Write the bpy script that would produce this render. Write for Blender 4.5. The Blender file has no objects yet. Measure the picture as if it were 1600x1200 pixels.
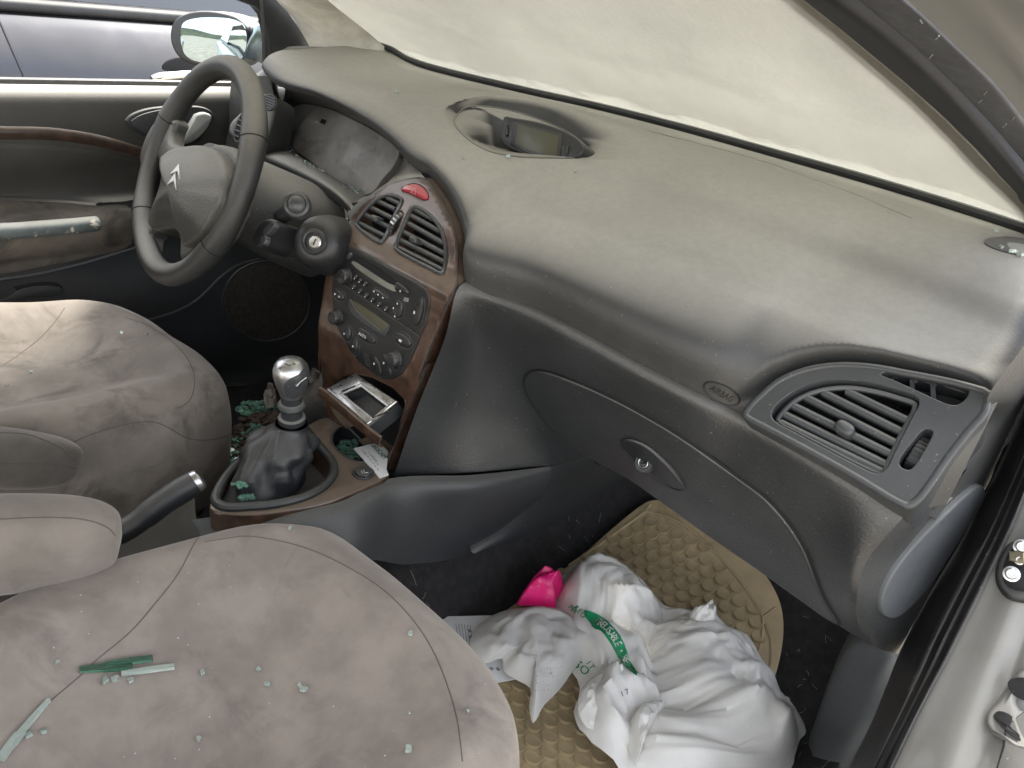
import bpy, bmesh, math, random
import numpy as np
from mathutils import Vector, Matrix, noise
from mathutils.bvhtree import BVHTree

random.seed(7)
SC = bpy.context.scene
COL = SC.collection

# ------------------------------------------------------------------ camera
# car frame: x to the passenger side, y forward, z up, z = 0 on the passenger floor
POS = np.array([0.77818344, -0.75982982, 0.94761738])
ROT = np.array([[0.72651604, 0.67310024, 0.13824074],
                [0.40750589, -0.26005771, -0.87539073],
                [-0.55327514, 0.69231933, -0.46322841]])   # rows: right, down, forward
FPX = 1184.141
cam_d = bpy.data.cameras.new("camera")
cam = bpy.data.objects.new("camera", cam_d)
COL.objects.link(cam)
cam_d.sensor_width = 36.0
cam_d.lens = FPX / 1600 * 36.0
cam_d.clip_start = 0.02
cam_d.clip_end = 2000
_m = Matrix.Identity(4)
for _i in range(3):
    _m[_i][0] = ROT[0][_i]
    _m[_i][1] = -ROT[1][_i]
    _m[_i][2] = -ROT[2][_i]
    _m[_i][3] = POS[_i]
cam.matrix_world = _m
SC.camera = cam

# ------------------------------------------------------------------ light
SUN_DIR = Vector((-0.25, 0.52, 0.82)).normalized()          # towards the sun
SUN_EL = math.asin(SUN_DIR.z)
SUN_ROT = math.atan2(SUN_DIR.x, SUN_DIR.y)
world = bpy.data.worlds.new("World")
SC.world = world
world.use_nodes = True
_nt = world.node_tree
_bg = _nt.nodes["Background"]
_sky = _nt.nodes.new("ShaderNodeTexSky")
_sky.sky_type = 'NISHITA'
_sky.sun_disc = False
_sky.sun_elevation = SUN_EL
_sky.sun_rotation = SUN_ROT
_sky.dust_density = 2.0
# broken white cloud over the whole sky
_tc = _nt.nodes.new("ShaderNodeTexCoord")
_cn = _nt.nodes.new("ShaderNodeTexNoise")
_cn.inputs['Scale'].default_value = 2.6
_cn.inputs['Detail'].default_value = 7
_cn.inputs['Roughness'].default_value = .55
_nt.links.new(_tc.outputs['Generated'], _cn.inputs['Vector'])
_cr = _nt.nodes.new("ShaderNodeMapRange")
_cr.inputs['From Min'].default_value = .36
_cr.inputs['From Max'].default_value = .58
_cr.inputs['To Min'].default_value = .45
_nt.links.new(_cn.outputs['Fac'], _cr.inputs['Value'])
_bw = _nt.nodes.new("ShaderNodeRGBToBW")
_nt.links.new(_sky.outputs[0], _bw.inputs[0])
_cm = _nt.nodes.new("ShaderNodeMix")
_cm.data_type = 'RGBA'
_cw = _nt.nodes.new("ShaderNodeMix")
_cw.data_type = 'RGBA'
_cw.blend_type = 'MULTIPLY'
_cw.inputs['Factor'].default_value = 1
_nt.links.new(_bw.outputs[0], _cw.inputs['A'])
_cw.inputs['B'].default_value = (1.46, 1.44, 1.41, 1)
_nt.links.new(_cr.outputs[0], _cm.inputs['Factor'])
_nt.links.new(_sky.outputs[0], _cm.inputs['A'])
_nt.links.new(_cw.outputs['Result'], _cm.inputs['B'])
_nt.links.new(_cm.outputs['Result'], _bg.inputs[0])
_bg.inputs[1].default_value = 0.15
sun_d = bpy.data.lights.new("sun", 'SUN')
sun_d.energy = 1.5
sun_d.angle = math.radians(10)
sun_d.color = (1.0, 0.94, 0.84)
sun = bpy.data.objects.new("sun", sun_d)
COL.objects.link(sun)
sun.rotation_euler = SUN_DIR.to_track_quat('Z', 'Y').to_euler()
sun.location = (0, 0, 6)
SC.view_settings.view_transform = 'Standard'
SC.view_settings.look = 'None'
SC.view_settings.exposure = 2.6
SC.view_settings.gamma = 1.0
SC.cycles.use_denoising = True
SC.cycles.max_bounces = 10
SC.cycles.diffuse_bounces = 5
SC.cycles.transmission_bounces = 8
SC.cycles.transparent_max_bounces = 12
SC.cycles.sample_clamp_indirect = 8.0
SC.cycles.caustics_reflective = False
SC.cycles.caustics_refractive = False

# ------------------------------------------------------------------ measuring the photograph
ZOOM = {'Z1': (0, 0, 2.963), 'Z2': (400, 0, 2.963), 'Z3': (900, 0, 2.2857), 'Z4': (480, 270, 5.714),
        'Z5': (490, 370, 5.0), 'Z6': (320, 540, 4.444), 'Z7': (0, 400, 2.963), 'Z8': (800, 500, 2.0),
        'Y1': (0, 760, 2.727), 'Y2': (560, 780, 2.857), 'Y3': (900, 800, 3.0), 'Y4': (1200, 800, 3.0),
        'Y5': (1150, 540, 3.529), 'Y6': (200, 80, 3.428), 'Y7': (700, 140, 5.333), 'Y8': (1250, 0, 3.0)}


def pz(k, *pts):
    x0, y0, s = ZOOM[k]
    return [(x0 + a / s, y0 + b / s) for a, b in pts]


def ray(u, v):
    return ROT.T @ np.array([(u - 800) / FPX, (v - 600) / FPX, 1.0])


def at(u, v, ax, val):
    k = 'xyz'.index(ax)
    r = ray(u, v)
    return Vector(POS + (val - POS[k]) / r[k] * r)


def on_plane(u, v, p, n):
    r = Vector(ray(u, v))
    o = Vector(POS)
    return o + r * ((Vector(p) - o).dot(n) / r.dot(n))


def hit(u, v, fn, t0=0.25, t1=2.2, n=160):
    """first zero of fn(point) along the sight line"""
    r = ray(u, v)
    a = t0
    fa = fn(POS + a * r)
    for i in range(1, n + 1):
        b = t0 + (t1 - t0) * i / n
        fb = fn(POS + b * r)
        if fa * fb <= 0:
            for _ in range(30):
                m = (a + b) / 2
                fm = fn(POS + m * r)
                if fa * fm <= 0:
                    b = m
                else:
                    a, fa = m, fm
            return Vector(POS + a * r)
        a, fa = b, fb
    return Vector(POS + t1 * r)


def pix(p):
    c = ROT @ (np.array(p) - POS)
    return 800 + FPX * c[0] / c[2], 600 + FPX * c[1] / c[2]


# ------------------------------------------------------------------ shapes: every maker returns (verts, faces)
def cr(pts, n, closed=False):
    """Catmull-Rom through pts, n steps per span"""
    pts = [Vector(p) for p in pts]
    m = len(pts)
    if m < 3 and not closed:
        return [pts[0].lerp(pts[1], i / n) for i in range(n + 1)]
    out = []
    spans = m if closed else m - 1
    for i in range(spans):
        if closed:
            p0, p1, p2, p3 = pts[i - 1], pts[i], pts[(i + 1) % m], pts[(i + 2) % m]
        else:
            p1, p2 = pts[i], pts[i + 1]
            p0 = pts[i - 1] if i > 0 else p1 * 2 - p2
            p3 = pts[i + 2] if i + 2 < m else p2 * 2 - p1
        d1 = max((p1 - p0).length, 1e-7) ** .5
        d2 = max((p2 - p1).length, 1e-7) ** .5
        d3 = max((p3 - p2).length, 1e-7) ** .5
        m1 = ((p1 - p0) / d1 - (p2 - p0) / (d1 + d2) + (p2 - p1) / d2) * d2
        m2 = ((p2 - p1) / d2 - (p3 - p1) / (d2 + d3) + (p3 - p2) / d3) * d2
        for j in range(n):
            t = j / n
            t2, t3 = t * t, t * t * t
            out.append(p1 * (2 * t3 - 3 * t2 + 1) + m1 * (t3 - 2 * t2 + t) + p2 * (3 * t2 - 2 * t3) + m2 * (t3 - t2))
    if not closed:
        out.append(pts[-1])
    return out


def grid(rows, closed=False):
    n = len(rows[0])
    V = [p for r in rows for p in r]
    F = []
    for i in range(len(rows) - 1):
        for j in range(n if closed else n - 1):
            k = (j + 1) % n
            F.append((i * n + j, i * n + k, (i + 1) * n + k, (i + 1) * n + j))
    return V, F


def patch(rows, nu, nv, closed=False):
    rows = [cr(r, nu, closed) for r in rows]
    cols = [cr([r[j] for r in rows], nv) for j in range(len(rows[0]))]
    return grid([[c[i] for c in cols] for i in range(len(cols[0]))], closed)


def join(*gs):
    V, F = [], []
    for v, f in gs:
        o = len(V)
        V += list(v)
        F += [tuple(i + o for i in q) for q in f]
    return V, F


def centroid(L):
    return sum((Vector(p) for p in L), Vector()) / len(L)


def loop_normal(L):
    n = Vector()
    c = centroid(L)
    for a, b in zip(L, L[1:] + L[:1]):
        n += (a - c).cross(b - c)
    return n.normalized()


def inset(L, d, n):
    """move a loop inwards by d in the plane of n"""
    out = []
    m = len(L)
    s = 1 if loop_normal(L).dot(n) > 0 else -1
    for i in range(m):
        e = (L[(i + 1) % m] - L[i - 1])
        e -= n * e.dot(n)
        if e.length < 1e-9:
            out.append(L[i].copy())
            continue
        out.append(L[i] + n.cross(e.normalized()) * d * s)
    return out


def slab(L, n, h=0.004, r=0.002, depth=0.01, arc=3, dome=0.0):
    """plate with outline L standing h over it along n, edge rounded by r, going depth below; dome lifts the middle"""
    L = [Vector(p) for p in L]
    if loop_normal(L).dot(n) < 0:
        L = L[::-1]
    rings = [[p - n * depth for p in L], [p + n * (h - r) for p in L]]
    for k in range(1, arc + 1):
        a = math.pi / 2 * k / arc
        I = inset(L, r * (1 - math.cos(a)), n)
        rings.append([p + n * (h - r + r * math.sin(a)) for p in I])
    V, F = grid(rings, True)
    m = len(L)
    base = len(V) - m
    if dome:
        c = centroid(rings[-1])
        last = base
        for k in range(1, 5):
            s = 1 - k / 5
            o = len(V)
            V += [c + (p - c) * s + n * dome * (1 - s * s) for p in rings[-1]]
            F += [(last + j, last + (j + 1) % m, o + (j + 1) % m, o + j) for j in range(m)]
            last = o
        V.append(c + n * dome)
        F += [(last + j, last + (j + 1) % m, len(V) - 1) for j in range(m)]
    else:
        F.append(tuple(range(base, base + m)))
    F.append(tuple(range(m - 1, -1, -1)))
    return V, F


def prism(L, vec, back=0.0):
    """closed straight prism from loop L along vec, starting back behind it"""
    L = [Vector(p) for p in L]
    vec = Vector(vec)
    A = [p - vec.normalized() * back for p in L]
    B = [p + vec for p in L]
    m = len(L)
    F = [(j, (j + 1) % m, m + (j + 1) % m, m + j) for j in range(m)]
    F += [tuple(range(m - 1, -1, -1)), tuple(range(m, 2 * m))]
    if loop_normal(L).dot(vec) < 0:
        F = [f[::-1] for f in F]
    return A + B, F


def frames(pts, closed=False):
    m = len(pts)
    T = []
    for i in range(m):
        a = pts[i - 1] if (i > 0 or closed) else pts[i]
        b = pts[(i + 1) % m] if (i < m - 1 or closed) else pts[i]
        t = (b - a)
        T.append(t.normalized() if t.length > 1e-9 else Vector((0, 0, 1)))
    u = T[0].orthogonal().normalized()
    U = []
    for t in T:
        u = u - t * u.dot(t)
        u = u.normalized() if u.length > 1e-6 else t.orthogonal().normalized()
        U.append(u.copy())
    return T, U


def tube(pts, r, n=8, closed=False, flat=1.0, up=None):
    """round bar along pts; r number or list; flat squashes it across 'up'"""
    pts = [Vector(p) for p in pts]
    m = len(pts)
    T, U = frames(pts, closed)
    rows = []
    for i, p in enumerate(pts):
        t = T[i]
        u = U[i]
        if up is not None:
            u = Vector(up)
            u = (u - t * u.dot(t)).normalized()
        w = t.cross(u)
        ri = r[i] if isinstance(r, (list, tuple)) else r
        rows.append([p + u * (math.cos(2 * math.pi * k / n) * ri * flat) + w * (math.sin(2 * math.pi * k / n) * ri) for k in range(n)])
    if closed:
        rows.append(rows[0])
        V, F = grid(rows, True)
        # weld last ring to first
        o = len(V) - n
        F = [tuple(i - o if i >= o else i for i in f) for f in F]
        return V[:o], F
    V, F = grid(rows, True)
    F.append(tuple(range(n - 1, -1, -1)))
    F.append(tuple(range(len(V) - n, len(V))))
    return V, F


def lathe(prof, o, ax, n=32):
    """prof: (radius, height) pairs round axis ax from o"""
    ax = Vector(ax).normalized()
    u = ax.orthogonal().normalized()
    w = ax.cross(u)
    o = Vector(o)
    rows = [[o + ax * h + (u * math.cos(2 * math.pi * k / n) + w * math.sin(2 * math.pi * k / n)) * max(r, 1e-5) for k in range(n)] for r, h in prof]
    V, F = grid(rows, True)
    F.append(tuple(range(n - 1, -1, -1)))
    F.append(tuple(range(len(V) - n, len(V))))
    return V, F


def box(c, ex, ey, ez):
    """box from half-axes"""
    c, ex, ey, ez = Vector(c), Vector(ex), Vector(ey), Vector(ez)
    V = [c + ex * a + ey * b + ez * d for d in (-1, 1) for b in (-1, 1) for a in (-1, 1)]
    F = [(0, 2, 3, 1), (4, 5, 7, 6), (0, 1, 5, 4), (2, 6, 7, 3), (0, 4, 6, 2), (1, 3, 7, 5)]
    if ex.cross(ey).dot(ez) < 0:
        F = [f[::-1] for f in F]
    return V, F


def ellipse(c, a, b, n=32, p=2.0):
    c, a, b = Vector(c), Vector(a), Vector(b)
    out = []
    for k in range(n):
        t = 2 * math.pi * k / n
        x, y = math.cos(t), math.sin(t)
        x = math.copysign(abs(x) ** (2 / p), x)
        y = math.copysign(abs(y) ** (2 / p), y)
        out.append(c + a * x + b * y)
    return out


# ------------------------------------------------------------------ objects
def wloc(o):
    l = Vector()
    while o:
        l += o.location
        o = o.parent
    return l


def build_mesh(name, g, mat, smooth=True, angle=35, solid=0.0, bevel=0.0):
    V, F = g
    bm = bmesh.new()
    vs = [bm.verts.new(p) for p in V]
    for f in F:
        try:
            bm.faces.new([vs[i] for i in f])
        except ValueError:
            pass
    bmesh.ops.remove_doubles(bm, verts=bm.verts, dist=1e-6)
    bmesh.ops.recalc_face_normals(bm, faces=bm.faces)
    if solid:
        bmesh.ops.solidify(bm, geom=bm.faces[:], thickness=solid)
        bmesh.ops.recalc_face_normals(bm, faces=bm.faces)
    if bevel:
        es = [e for e in bm.edges if len(e.link_faces) == 2 and e.calc_face_angle(0) > math.radians(40)]
        bmesh.ops.bevel(bm, geom=es, offset=bevel, segments=2, affect='EDGES', profile=0.5, clamp_overlap=True)
    me = bpy.data.meshes.new(name)
    bm.to_mesh(me)
    bm.free()
    if smooth:
        me.polygons.foreach_set('use_smooth', [True] * len(me.polygons))
        me.set_sharp_from_angle(angle=math.radians(angle))
    if mat is not None:
        me.materials.append(mat)
    return me


def put(name, me, parent=None, kind=None):
    """link a mesh whose verts are in world space; origin goes to its base centre"""
    n = len(me.vertices)
    co = np.empty(n * 3, dtype=np.float32)
    me.vertices.foreach_get('co', co)
    co = co.reshape(-1, 3)
    lo, hi = co.min(0), co.max(0)
    base = np.array([(lo[0] + hi[0]) / 2, (lo[1] + hi[1]) / 2, lo[2]], dtype=np.float32)
    me.vertices.foreach_set('co', (co - base).ravel())
    me.update()
    o = bpy.data.objects.new(name, me)
    COL.objects.link(o)
    o.location = Vector(base.tolist()) - (wloc(parent) if parent else Vector())
    if parent:
        o.parent = parent
    if kind:
        o['kind'] = kind
    return o


def mk(name, g, mat, parent=None, smooth=True, angle=35, solid=0.0, bevel=0.0, kind=None):
    return put(name, build_mesh(name, g, mat, smooth, angle, solid, bevel), parent, kind)


def cut(o, cutters, op='DIFFERENCE', bevel=0.0, angle=35, weighted=False):
    """carve closed solids out of (or intersect them with) an object"""
    tmp = []
    for g in cutters:
        me = build_mesh('cutter', g, None, False)
        c = bpy.data.objects.new('cutter', me)
        COL.objects.link(c)
        md = o.modifiers.new('b', 'BOOLEAN')
        md.operation = op
        md.object = c
        md.solver = 'EXACT'
        tmp.append(c)
    if bevel:
        md = o.modifiers.new('v', 'BEVEL')
        md.width = bevel
        md.segments = 2
        md.limit_method = 'ANGLE'
        md.angle_limit = math.radians(40)
        if weighted:
            md.segments = 3
            md = o.modifiers.new('w', 'WEIGHTED_NORMAL')
            md.weight = 100
            md.keep_sharp = False
            o.data.set_sharp_from_angle(angle=math.pi)
    bpy.context.view_layer.update()
    ev = o.evaluated_get(bpy.context.evaluated_depsgraph_get())
    me = bpy.data.meshes.new_from_object(ev)
    if len(me.vertices) < 4:                       # outline too knotted for the exact solver
        bpy.data.meshes.remove(me)
        for md in o.modifiers:
            if md.type == 'BOOLEAN':
                md.solver = 'FAST'
        bpy.context.view_layer.update()
        ev = o.evaluated_get(bpy.context.evaluated_depsgraph_get())
        me = bpy.data.meshes.new_from_object(ev)
        print('fast boolean for', o.name, len(me.vertices))
    o.modifiers.clear()
    old = o.data
    o.data = me
    me.name = o.name
    bpy.data.meshes.remove(old)
    for c in tmp:
        d = c.data
        bpy.data.objects.remove(c)
        bpy.data.meshes.remove(d)
    me.polygons.foreach_set('use_smooth', [True] * len(me.polygons))
    if not weighted:
        me.set_sharp_from_angle(angle=math.radians(angle))
    return o


def tag(o, label, cat, group=None, kind=None):
    o['label'] = label
    o['category'] = cat
    if group:
        o['group'] = group
    if kind:
        o['kind'] = kind
    return o


def bvh(*objs):
    """tree of the world-space faces of objects, for laying things on them"""
    V, F = [], []
    for o in objs:
        l = wloc(o)
        k = len(V)
        V += [v.co + l for v in o.data.vertices]
        F += [tuple(i + k for i in p.vertices) for p in o.data.polygons]
    return BVHTree.FromPolygons(V, F)


def cast(tree, u, v):
    d = Vector(ray(u, v)).normalized()
    p, n, i, t = tree.ray_cast(Vector(POS), d, 6.0)
    if p is None:
        return None, None
    if n.dot(d) > 0:
        n = -n
    return p, n


def casts(tree, pts, lift=0.0):
    out = []
    for u, v in pts:
        p, n = cast(tree, u, v)
        if p is not None:
            out.append(p + n * lift)
    return out

# ------------------------------------------------------------------ materials
DUST = (0.435, 0.422, 0.380)


def mat(name, base, rough=0.6, metal=0.0, var=0.25, vscale=9.0, dust=0.0, dlo=0.25, dhi=0.95, dscale=5.0,
        bump=0.0, bscale=420.0, bkind='noise', sheen=0.0, coat=0.0, spec=0.5, speck=0.0, dustcol=DUST, second=None, stain=None):
    m = bpy.data.materials.new(name)
    m.use_nodes = True
    nt = m.node_tree
    N, L = nt.nodes, nt.links
    b = N['Principled BSDF']
    tc = N.new('ShaderNodeTexCoord')
    geo = N.new('ShaderNodeNewGeometry')

    def noi(scale, detail=5.0, rough_=0.6, dist=0.0):
        n = N.new('ShaderNodeTexNoise')
        n.inputs['Scale'].default_value = scale
        n.inputs['Detail'].default_value = detail
        n.inputs['Roughness'].default_value = rough_
        n.inputs['Distortion'].default_value = dist
        L.new(geo.outputs['Position'], n.inputs['Vector'])
        return n.outputs['Fac']

    def rng(s, a, b_, c=0.0, d=1.0):
        r = N.new('ShaderNodeMapRange')
        r.interpolation_type = 'SMOOTHSTEP'
        for k, x in zip(('From Min', 'From Max', 'To Min', 'To Max'), (a, b_, c, d)):
            r.inputs[k].default_value = x
        L.new(s, r.inputs['Value'])
        return r.outputs['Result']

    def mul(a, b_):
        x = N.new('ShaderNodeMath')
        x.operation = 'MULTIPLY'
        L.new(a, x.inputs[0])
        if isinstance(b_, (int, float)):
            x.inputs[1].default_value = b_
        else:
            L.new(b_, x.inputs[1])
        return x.outputs[0]

    def mix(f, a, b_):
        x = N.new('ShaderNodeMix')
        x.data_type = 'RGBA'
        L.new(f, x.inputs['Factor'])
        for s, c in ((x.inputs['A'], a), (x.inputs['B'], b_)):
            if isinstance(c, tuple):
                s.default_value = (*c, 1)
            else:
                L.new(c, s)
        return x.outputs['Result']

    dk = tuple(c * (1 - var) for c in base)
    lt = tuple(min(1, c * (1 + var)) for c in (second or base))
    col = mix(rng(noi(vscale), .3, .7), dk, lt)
    if stain:
        sc_, lo, hi, scol = stain
        col = mix(rng(noi(sc_, 8, .65, .6), lo, hi), col, scol)
    r_in = None
    if dust:
        sep = N.new('ShaderNodeSeparateXYZ')
        L.new(geo.outputs['Normal'], sep.inputs[0])
        f = mul(rng(sep.outputs['Z'], dlo, dhi), rng(noi(dscale, 7, .6), .2, .6, .86, 1.0))
        f = mul(f, dust)
        f = mul(f, rng(noi(95, 4, .7), .3, .7, .90, 1.0))
        col = mix(f, col, dustcol)
        r_in = rng(f, 0, .7, rough, .95)
    if speck:
        f = rng(noi(260, 2, .5), .70, .76)
        col = mix(mul(f, speck), col, dustcol)
    L.new(col, b.inputs['Base Color'])
    if r_in is not None:
        L.new(r_in, b.inputs['Roughness'])
    else:
        rr = rng(noi(vscale * 2.3), .25, .75, max(0.02, rough - .08), min(1, rough + .08))
        L.new(rr, b.inputs['Roughness'])
    b.inputs['Metallic'].default_value = metal
    b.inputs['Specular IOR Level'].default_value = spec
    if sheen:
        b.inputs['Sheen Weight'].default_value = sheen
        b.inputs['Sheen Roughness'].default_value = .45
        b.inputs['Sheen Tint'].default_value = (.9, .85, .8, 1)
    if coat:
        b.inputs['Coat Weight'].default_value = coat
        b.inputs['Coat Roughness'].default_value = .12
    if bump:
        bp = N.new('ShaderNodeBump')
        bp.inputs['Strength'].default_value = bump
        bp.inputs['Distance'].default_value = .001
        if bkind == 'leather':
            vo = N.new('ShaderNodeTexVoronoi')
            vo.feature = 'SMOOTH_F1'
            vo.inputs['Scale'].default_value = bscale
            L.new(geo.outputs['Position'], vo.inputs['Vector'])
            L.new(vo.outputs['Distance'], bp.inputs['Height'])
        else:
            L.new(noi(bscale, 3, .6), bp.inputs['Height'])
        L.new(bp.outputs[0], b.inputs['Normal'])
    return m


def plain(name, base, rough=.5, metal=0.0, emit=None):
    m = bpy.data.materials.new(name)
    m.use_nodes = True
    b = m.node_tree.nodes['Principled BSDF']
    b.inputs['Base Color'].default_value = (*base, 1)
    b.inputs['Roughness'].default_value = rough
    b.inputs['Metallic'].default_value = metal
    return m


M = {}
M['pad'] = mat('dusty toplit dash vinyl', (.046, .047, .047), .50, dust=.97, dlo=.50, dhi=1.0, bump=.28, bscale=330, bkind='leather', speck=.25, var=.15)  # real dust on upward faces; its limits also paint in a windscreen-lit gradient
M['dash'] = mat('dash plastic', (.033, .035, .037), .42, dust=.24, dlo=-.1, dhi=1.0, bump=.42, bscale=330, bkind='leather', speck=.3, var=.15)
M['dash_dusty'] = mat('dusty dash plastic', (.040, .041, .041), .5, dust=.85, dlo=.0, dhi=.95, bump=.4, bscale=330, bkind='leather', speck=.3, var=.15)
M['kick'] = mat('blue grey side panel', (.070, .077, .085), .5, dust=.2, dlo=.3, dhi=1.0, bump=.12, bscale=900, speck=.3, var=.12)
M['shard_green'] = None
M['trim'] = mat('dark trim plastic', (.024, .027, .030), .42, dust=.45, dlo=.45, dhi=1.0, bump=.15, bscale=700, speck=.35, var=.15)
M['trim_blue'] = mat('blue grey trim plastic', (.031, .035, .039), .45, dust=.22, dlo=.3, dhi=1.0, bump=.12, bscale=900, speck=.25, var=.12)
M['vent'] = mat('vent plastic', (.043, .047, .051), .33, dust=.40, dlo=.55, dhi=1.0, speck=.5, var=.15)
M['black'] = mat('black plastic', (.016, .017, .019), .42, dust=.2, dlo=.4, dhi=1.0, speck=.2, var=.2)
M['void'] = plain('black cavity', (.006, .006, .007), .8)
M['radio'] = mat('radio plastic', (.014, .015, .016), .35, dust=.15, dlo=.1, dhi=1.0, speck=.12, var=.15)
M['button'] = mat('button plastic', (.020, .021, .023), .25, dust=.2, dlo=.1, dhi=1.0, var=.15)
M['wheel'] = mat('steering wheel leather', (.028, .029, .029), .45, dust=.6, dlo=0.2, dhi=1.0, bump=.3, bscale=650, bkind='leather', var=.15)
M['hub'] = mat('steering wheel hub vinyl', (.034, .034, .032), .33, dust=.6, dlo=.1, dhi=.95, bump=.5, bscale=420, bkind='leather', var=.15)
M['fabric'] = mat('taupe velour', (.226, .196, .171), .95, var=.16, vscale=16, sheen=.35, bump=.25, bscale=1500, spec=.15,
                  stain=(14, .50, .78, (.135, .120, .108)), speck=.10)
M['fabric_dark'] = mat('grey brown velour', (.125, .113, .102), .95, var=.2, vscale=14, sheen=.35, bump=.25, bscale=1500, spec=.15,
                       stain=(18, .52, .74, (.09, .08, .072)))
M['fabric_soiled'] = mat('soiled taupe velour', (.215, .192, .168), .95, var=.18, vscale=12, sheen=.3, bump=.25, bscale=1500, spec=.15, stain=(13, .47, .72, (.112, .101, .089)))
M['fabric_arm'] = mat('taupe armrest velour', (.178, .157, .138), .95, var=.15, vscale=16, sheen=.35, bump=.25, bscale=1500, spec=.15, stain=(14, .50, .78, (.11, .098, .088)))
M['glitter'] = plain('glass grit', (.42, .50, .46), .25)
M['seam'] = plain('stitched seam', (.095, .082, .072), .9)
M['wood'] = mat('burl wood lacquer', (.058, .032, .021), .28, var=.45, vscale=55, coat=.7, dust=.45, dlo=.35, dhi=1.0,
                stain=(30, .5, .7, (.045, .018, .010)), dustcol=(.27, .21, .155))
M['wood_door'] = mat('dusty burl wood strip', (.040, .024, .018), .35, var=.4, vscale=50, coat=.3, dust=.45, dlo=.2, dhi=1.0, dustcol=(.36, .30, .23))
M['door'] = mat('door vinyl', (.036, .036, .034), .5, dust=.8, dlo=.2, dhi=.95, bump=.25, bscale=520, bkind='leather', var=.15)
M['door_dark'] = mat('lower door plastic', (.028, .030, .033), .5, dust=.2, dlo=.3, dhi=1.0, bump=.2, bscale=600, var=.15)
M['speaker'] = mat('speaker cloth', (.040, .036, .031), .95, var=.3, vscale=120, bump=1.0, bscale=420)
M['cover'] = mat('soiled door fabric', (.105, .092, .076), .9, var=.3, vscale=10, bump=.2, bscale=1200, stain=(8, .45, .65, (.036, .032, .028)))
M['carpet'] = mat('dark carpet', (.028, .0275, .028), .98, var=.2, vscale=60, bump=1.0, bscale=900, spec=.1, speck=.10)
M['rubber'] = mat('rubber seal', (.018, .018, .020), .5, var=.25, vscale=30, dust=.25, dlo=.2, dhi=1.0, speck=.35, bump=.2, bscale=500)
M['silver'] = mat('silver car paint', (.165, .163, .157), .35, metal=.35, var=.08, vscale=6, coat=.6, dust=.45, dlo=0.1, dhi=1.0, stain=(7, .48, .70, (.115, .105, .09)))
M['steel'] = mat('steel', (.55, .55, .54), .32, metal=1.0, var=.15, vscale=60)
M['chrome'] = mat('chrome', (.80, .81, .82), .12, metal=1.0, var=.05)
M['emblem'] = mat('dull chrome emblem', (.42, .42, .41), .35, metal=.9, dust=.3, dlo=-.2)
M['satin'] = mat('satin metal knob', (.56, .57, .58), .36, metal=1.0, var=.06, vscale=20)
M['mat_tan'] = mat('tan rubber mat', (.36, .285, .17), .55, var=.18, vscale=9, bump=.2, bscale=500, speck=.25, stain=(8, .55, .8, (.13, .09, .05)))
M['leather'] = mat('gaiter leather', (.019, .021, .024), .42, dust=.14, dlo=.2, dhi=1.0, bump=.3, bscale=700, bkind='leather', var=.2)
M['wood_top'] = mat('dusty burl wood plate', (.058, .033, .022), .30, var=.45, vscale=55, coat=.5, dust=.72, dlo=.5, dhi=1.0, stain=(30, .5, .7, (.045, .018, .010)), dustcol=(.23, .18, .135))
M['seal'] = plain('black pillar trim', (.006, .008, .013), .6)
M['lcd'] = mat('dead liquid crystal screen', (.070, .068, .042), .38, var=.06, vscale=12)
M['lens'] = mat('dusty cluster lens', (.22, .208, .19), .6, var=.2, vscale=18, stain=(22, .5, .72, (.15, .135, .12)), coat=.25)
M['red'] = mat('red hazard lens', (.42, .045, .065), .3, var=.1, vscale=20, dust=.25, dlo=.2, dhi=1.0, dustcol=(.55, .38, .34), coat=.3)
M['white_ink'] = plain('white print', (.70, .70, .68), .6)
M['emboss'] = plain('embossed lettering', (.012, .012, .013), .5)
M['pedal_dirt'] = mat('debris', (.085, .062, .045), .95, var=.6, vscale=60, bump=.6, bscale=300)
M['pink'] = mat('magenta plastic', (.70, .012, .165), .38, var=.15, vscale=20, coat=.2)
M['paper'] = mat('printed paper', (.66, .67, .68), .8, var=.06, vscale=12)
M['ink_grey'] = plain('grey print', (.20, .21, .24), .7)
M['ink_green'] = plain('green print', (.012, .22, .09), .6)
M['ink_dark'] = plain('dark green print', (.02, .10, .055), .6)
M['card'] = mat('card stock', (.72, .72, .70), .6, var=.04, vscale=20)
M['ground'] = mat('dry earth', (.30, .26, .20), .95, var=.25, vscale=4, bump=.6, bscale=40)
M['dark_paint'] = mat('dark car paint', (.052, .052, .055), .16, metal=.85, var=.06, vscale=5, coat=.6)


def film(name, col, trans, rough, tcol):
    """thin plastic or tissue: part of the light goes through"""
    m = mat(name, col, rough, var=.05, vscale=14, bump=.25, bscale=160)
    nt = m.node_tree
    b = nt.nodes['Principled BSDF']
    o = nt.nodes['Material Output']
    t = nt.nodes.new('ShaderNodeBsdfTranslucent')
    t.inputs[0].default_value = (*tcol, 1)
    x = nt.nodes.new('ShaderNodeMixShader')
    x.inputs[0].default_value = trans
    nt.links.new(b.outputs[0], x.inputs[1])
    nt.links.new(t.outputs[0], x.inputs[2])
    nt.links.new(x.outputs[0], o.inputs[0])
    return m


M['bag'] = film('thin white bag plastic', (.86, .85, .82), .18, .20, (.80, .79, .76))
M['tissue'] = film('white wipe', (.72, .71, .69), .2, .9, (.8, .8, .78))


def glass(name, col, rough=.02, mixcol=None, f=0.0):
    m = bpy.data.materials.new(name)
    m.use_nodes = True
    nt = m.node_tree
    b = nt.nodes['Principled BSDF']
    b.inputs['Base Color'].default_value = (*col, 1)
    b.inputs['Roughness'].default_value = rough
    b.inputs['Transmission Weight'].default_value = 1.0 - f
    b.inputs['IOR'].default_value = 1.5
    return m


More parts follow.
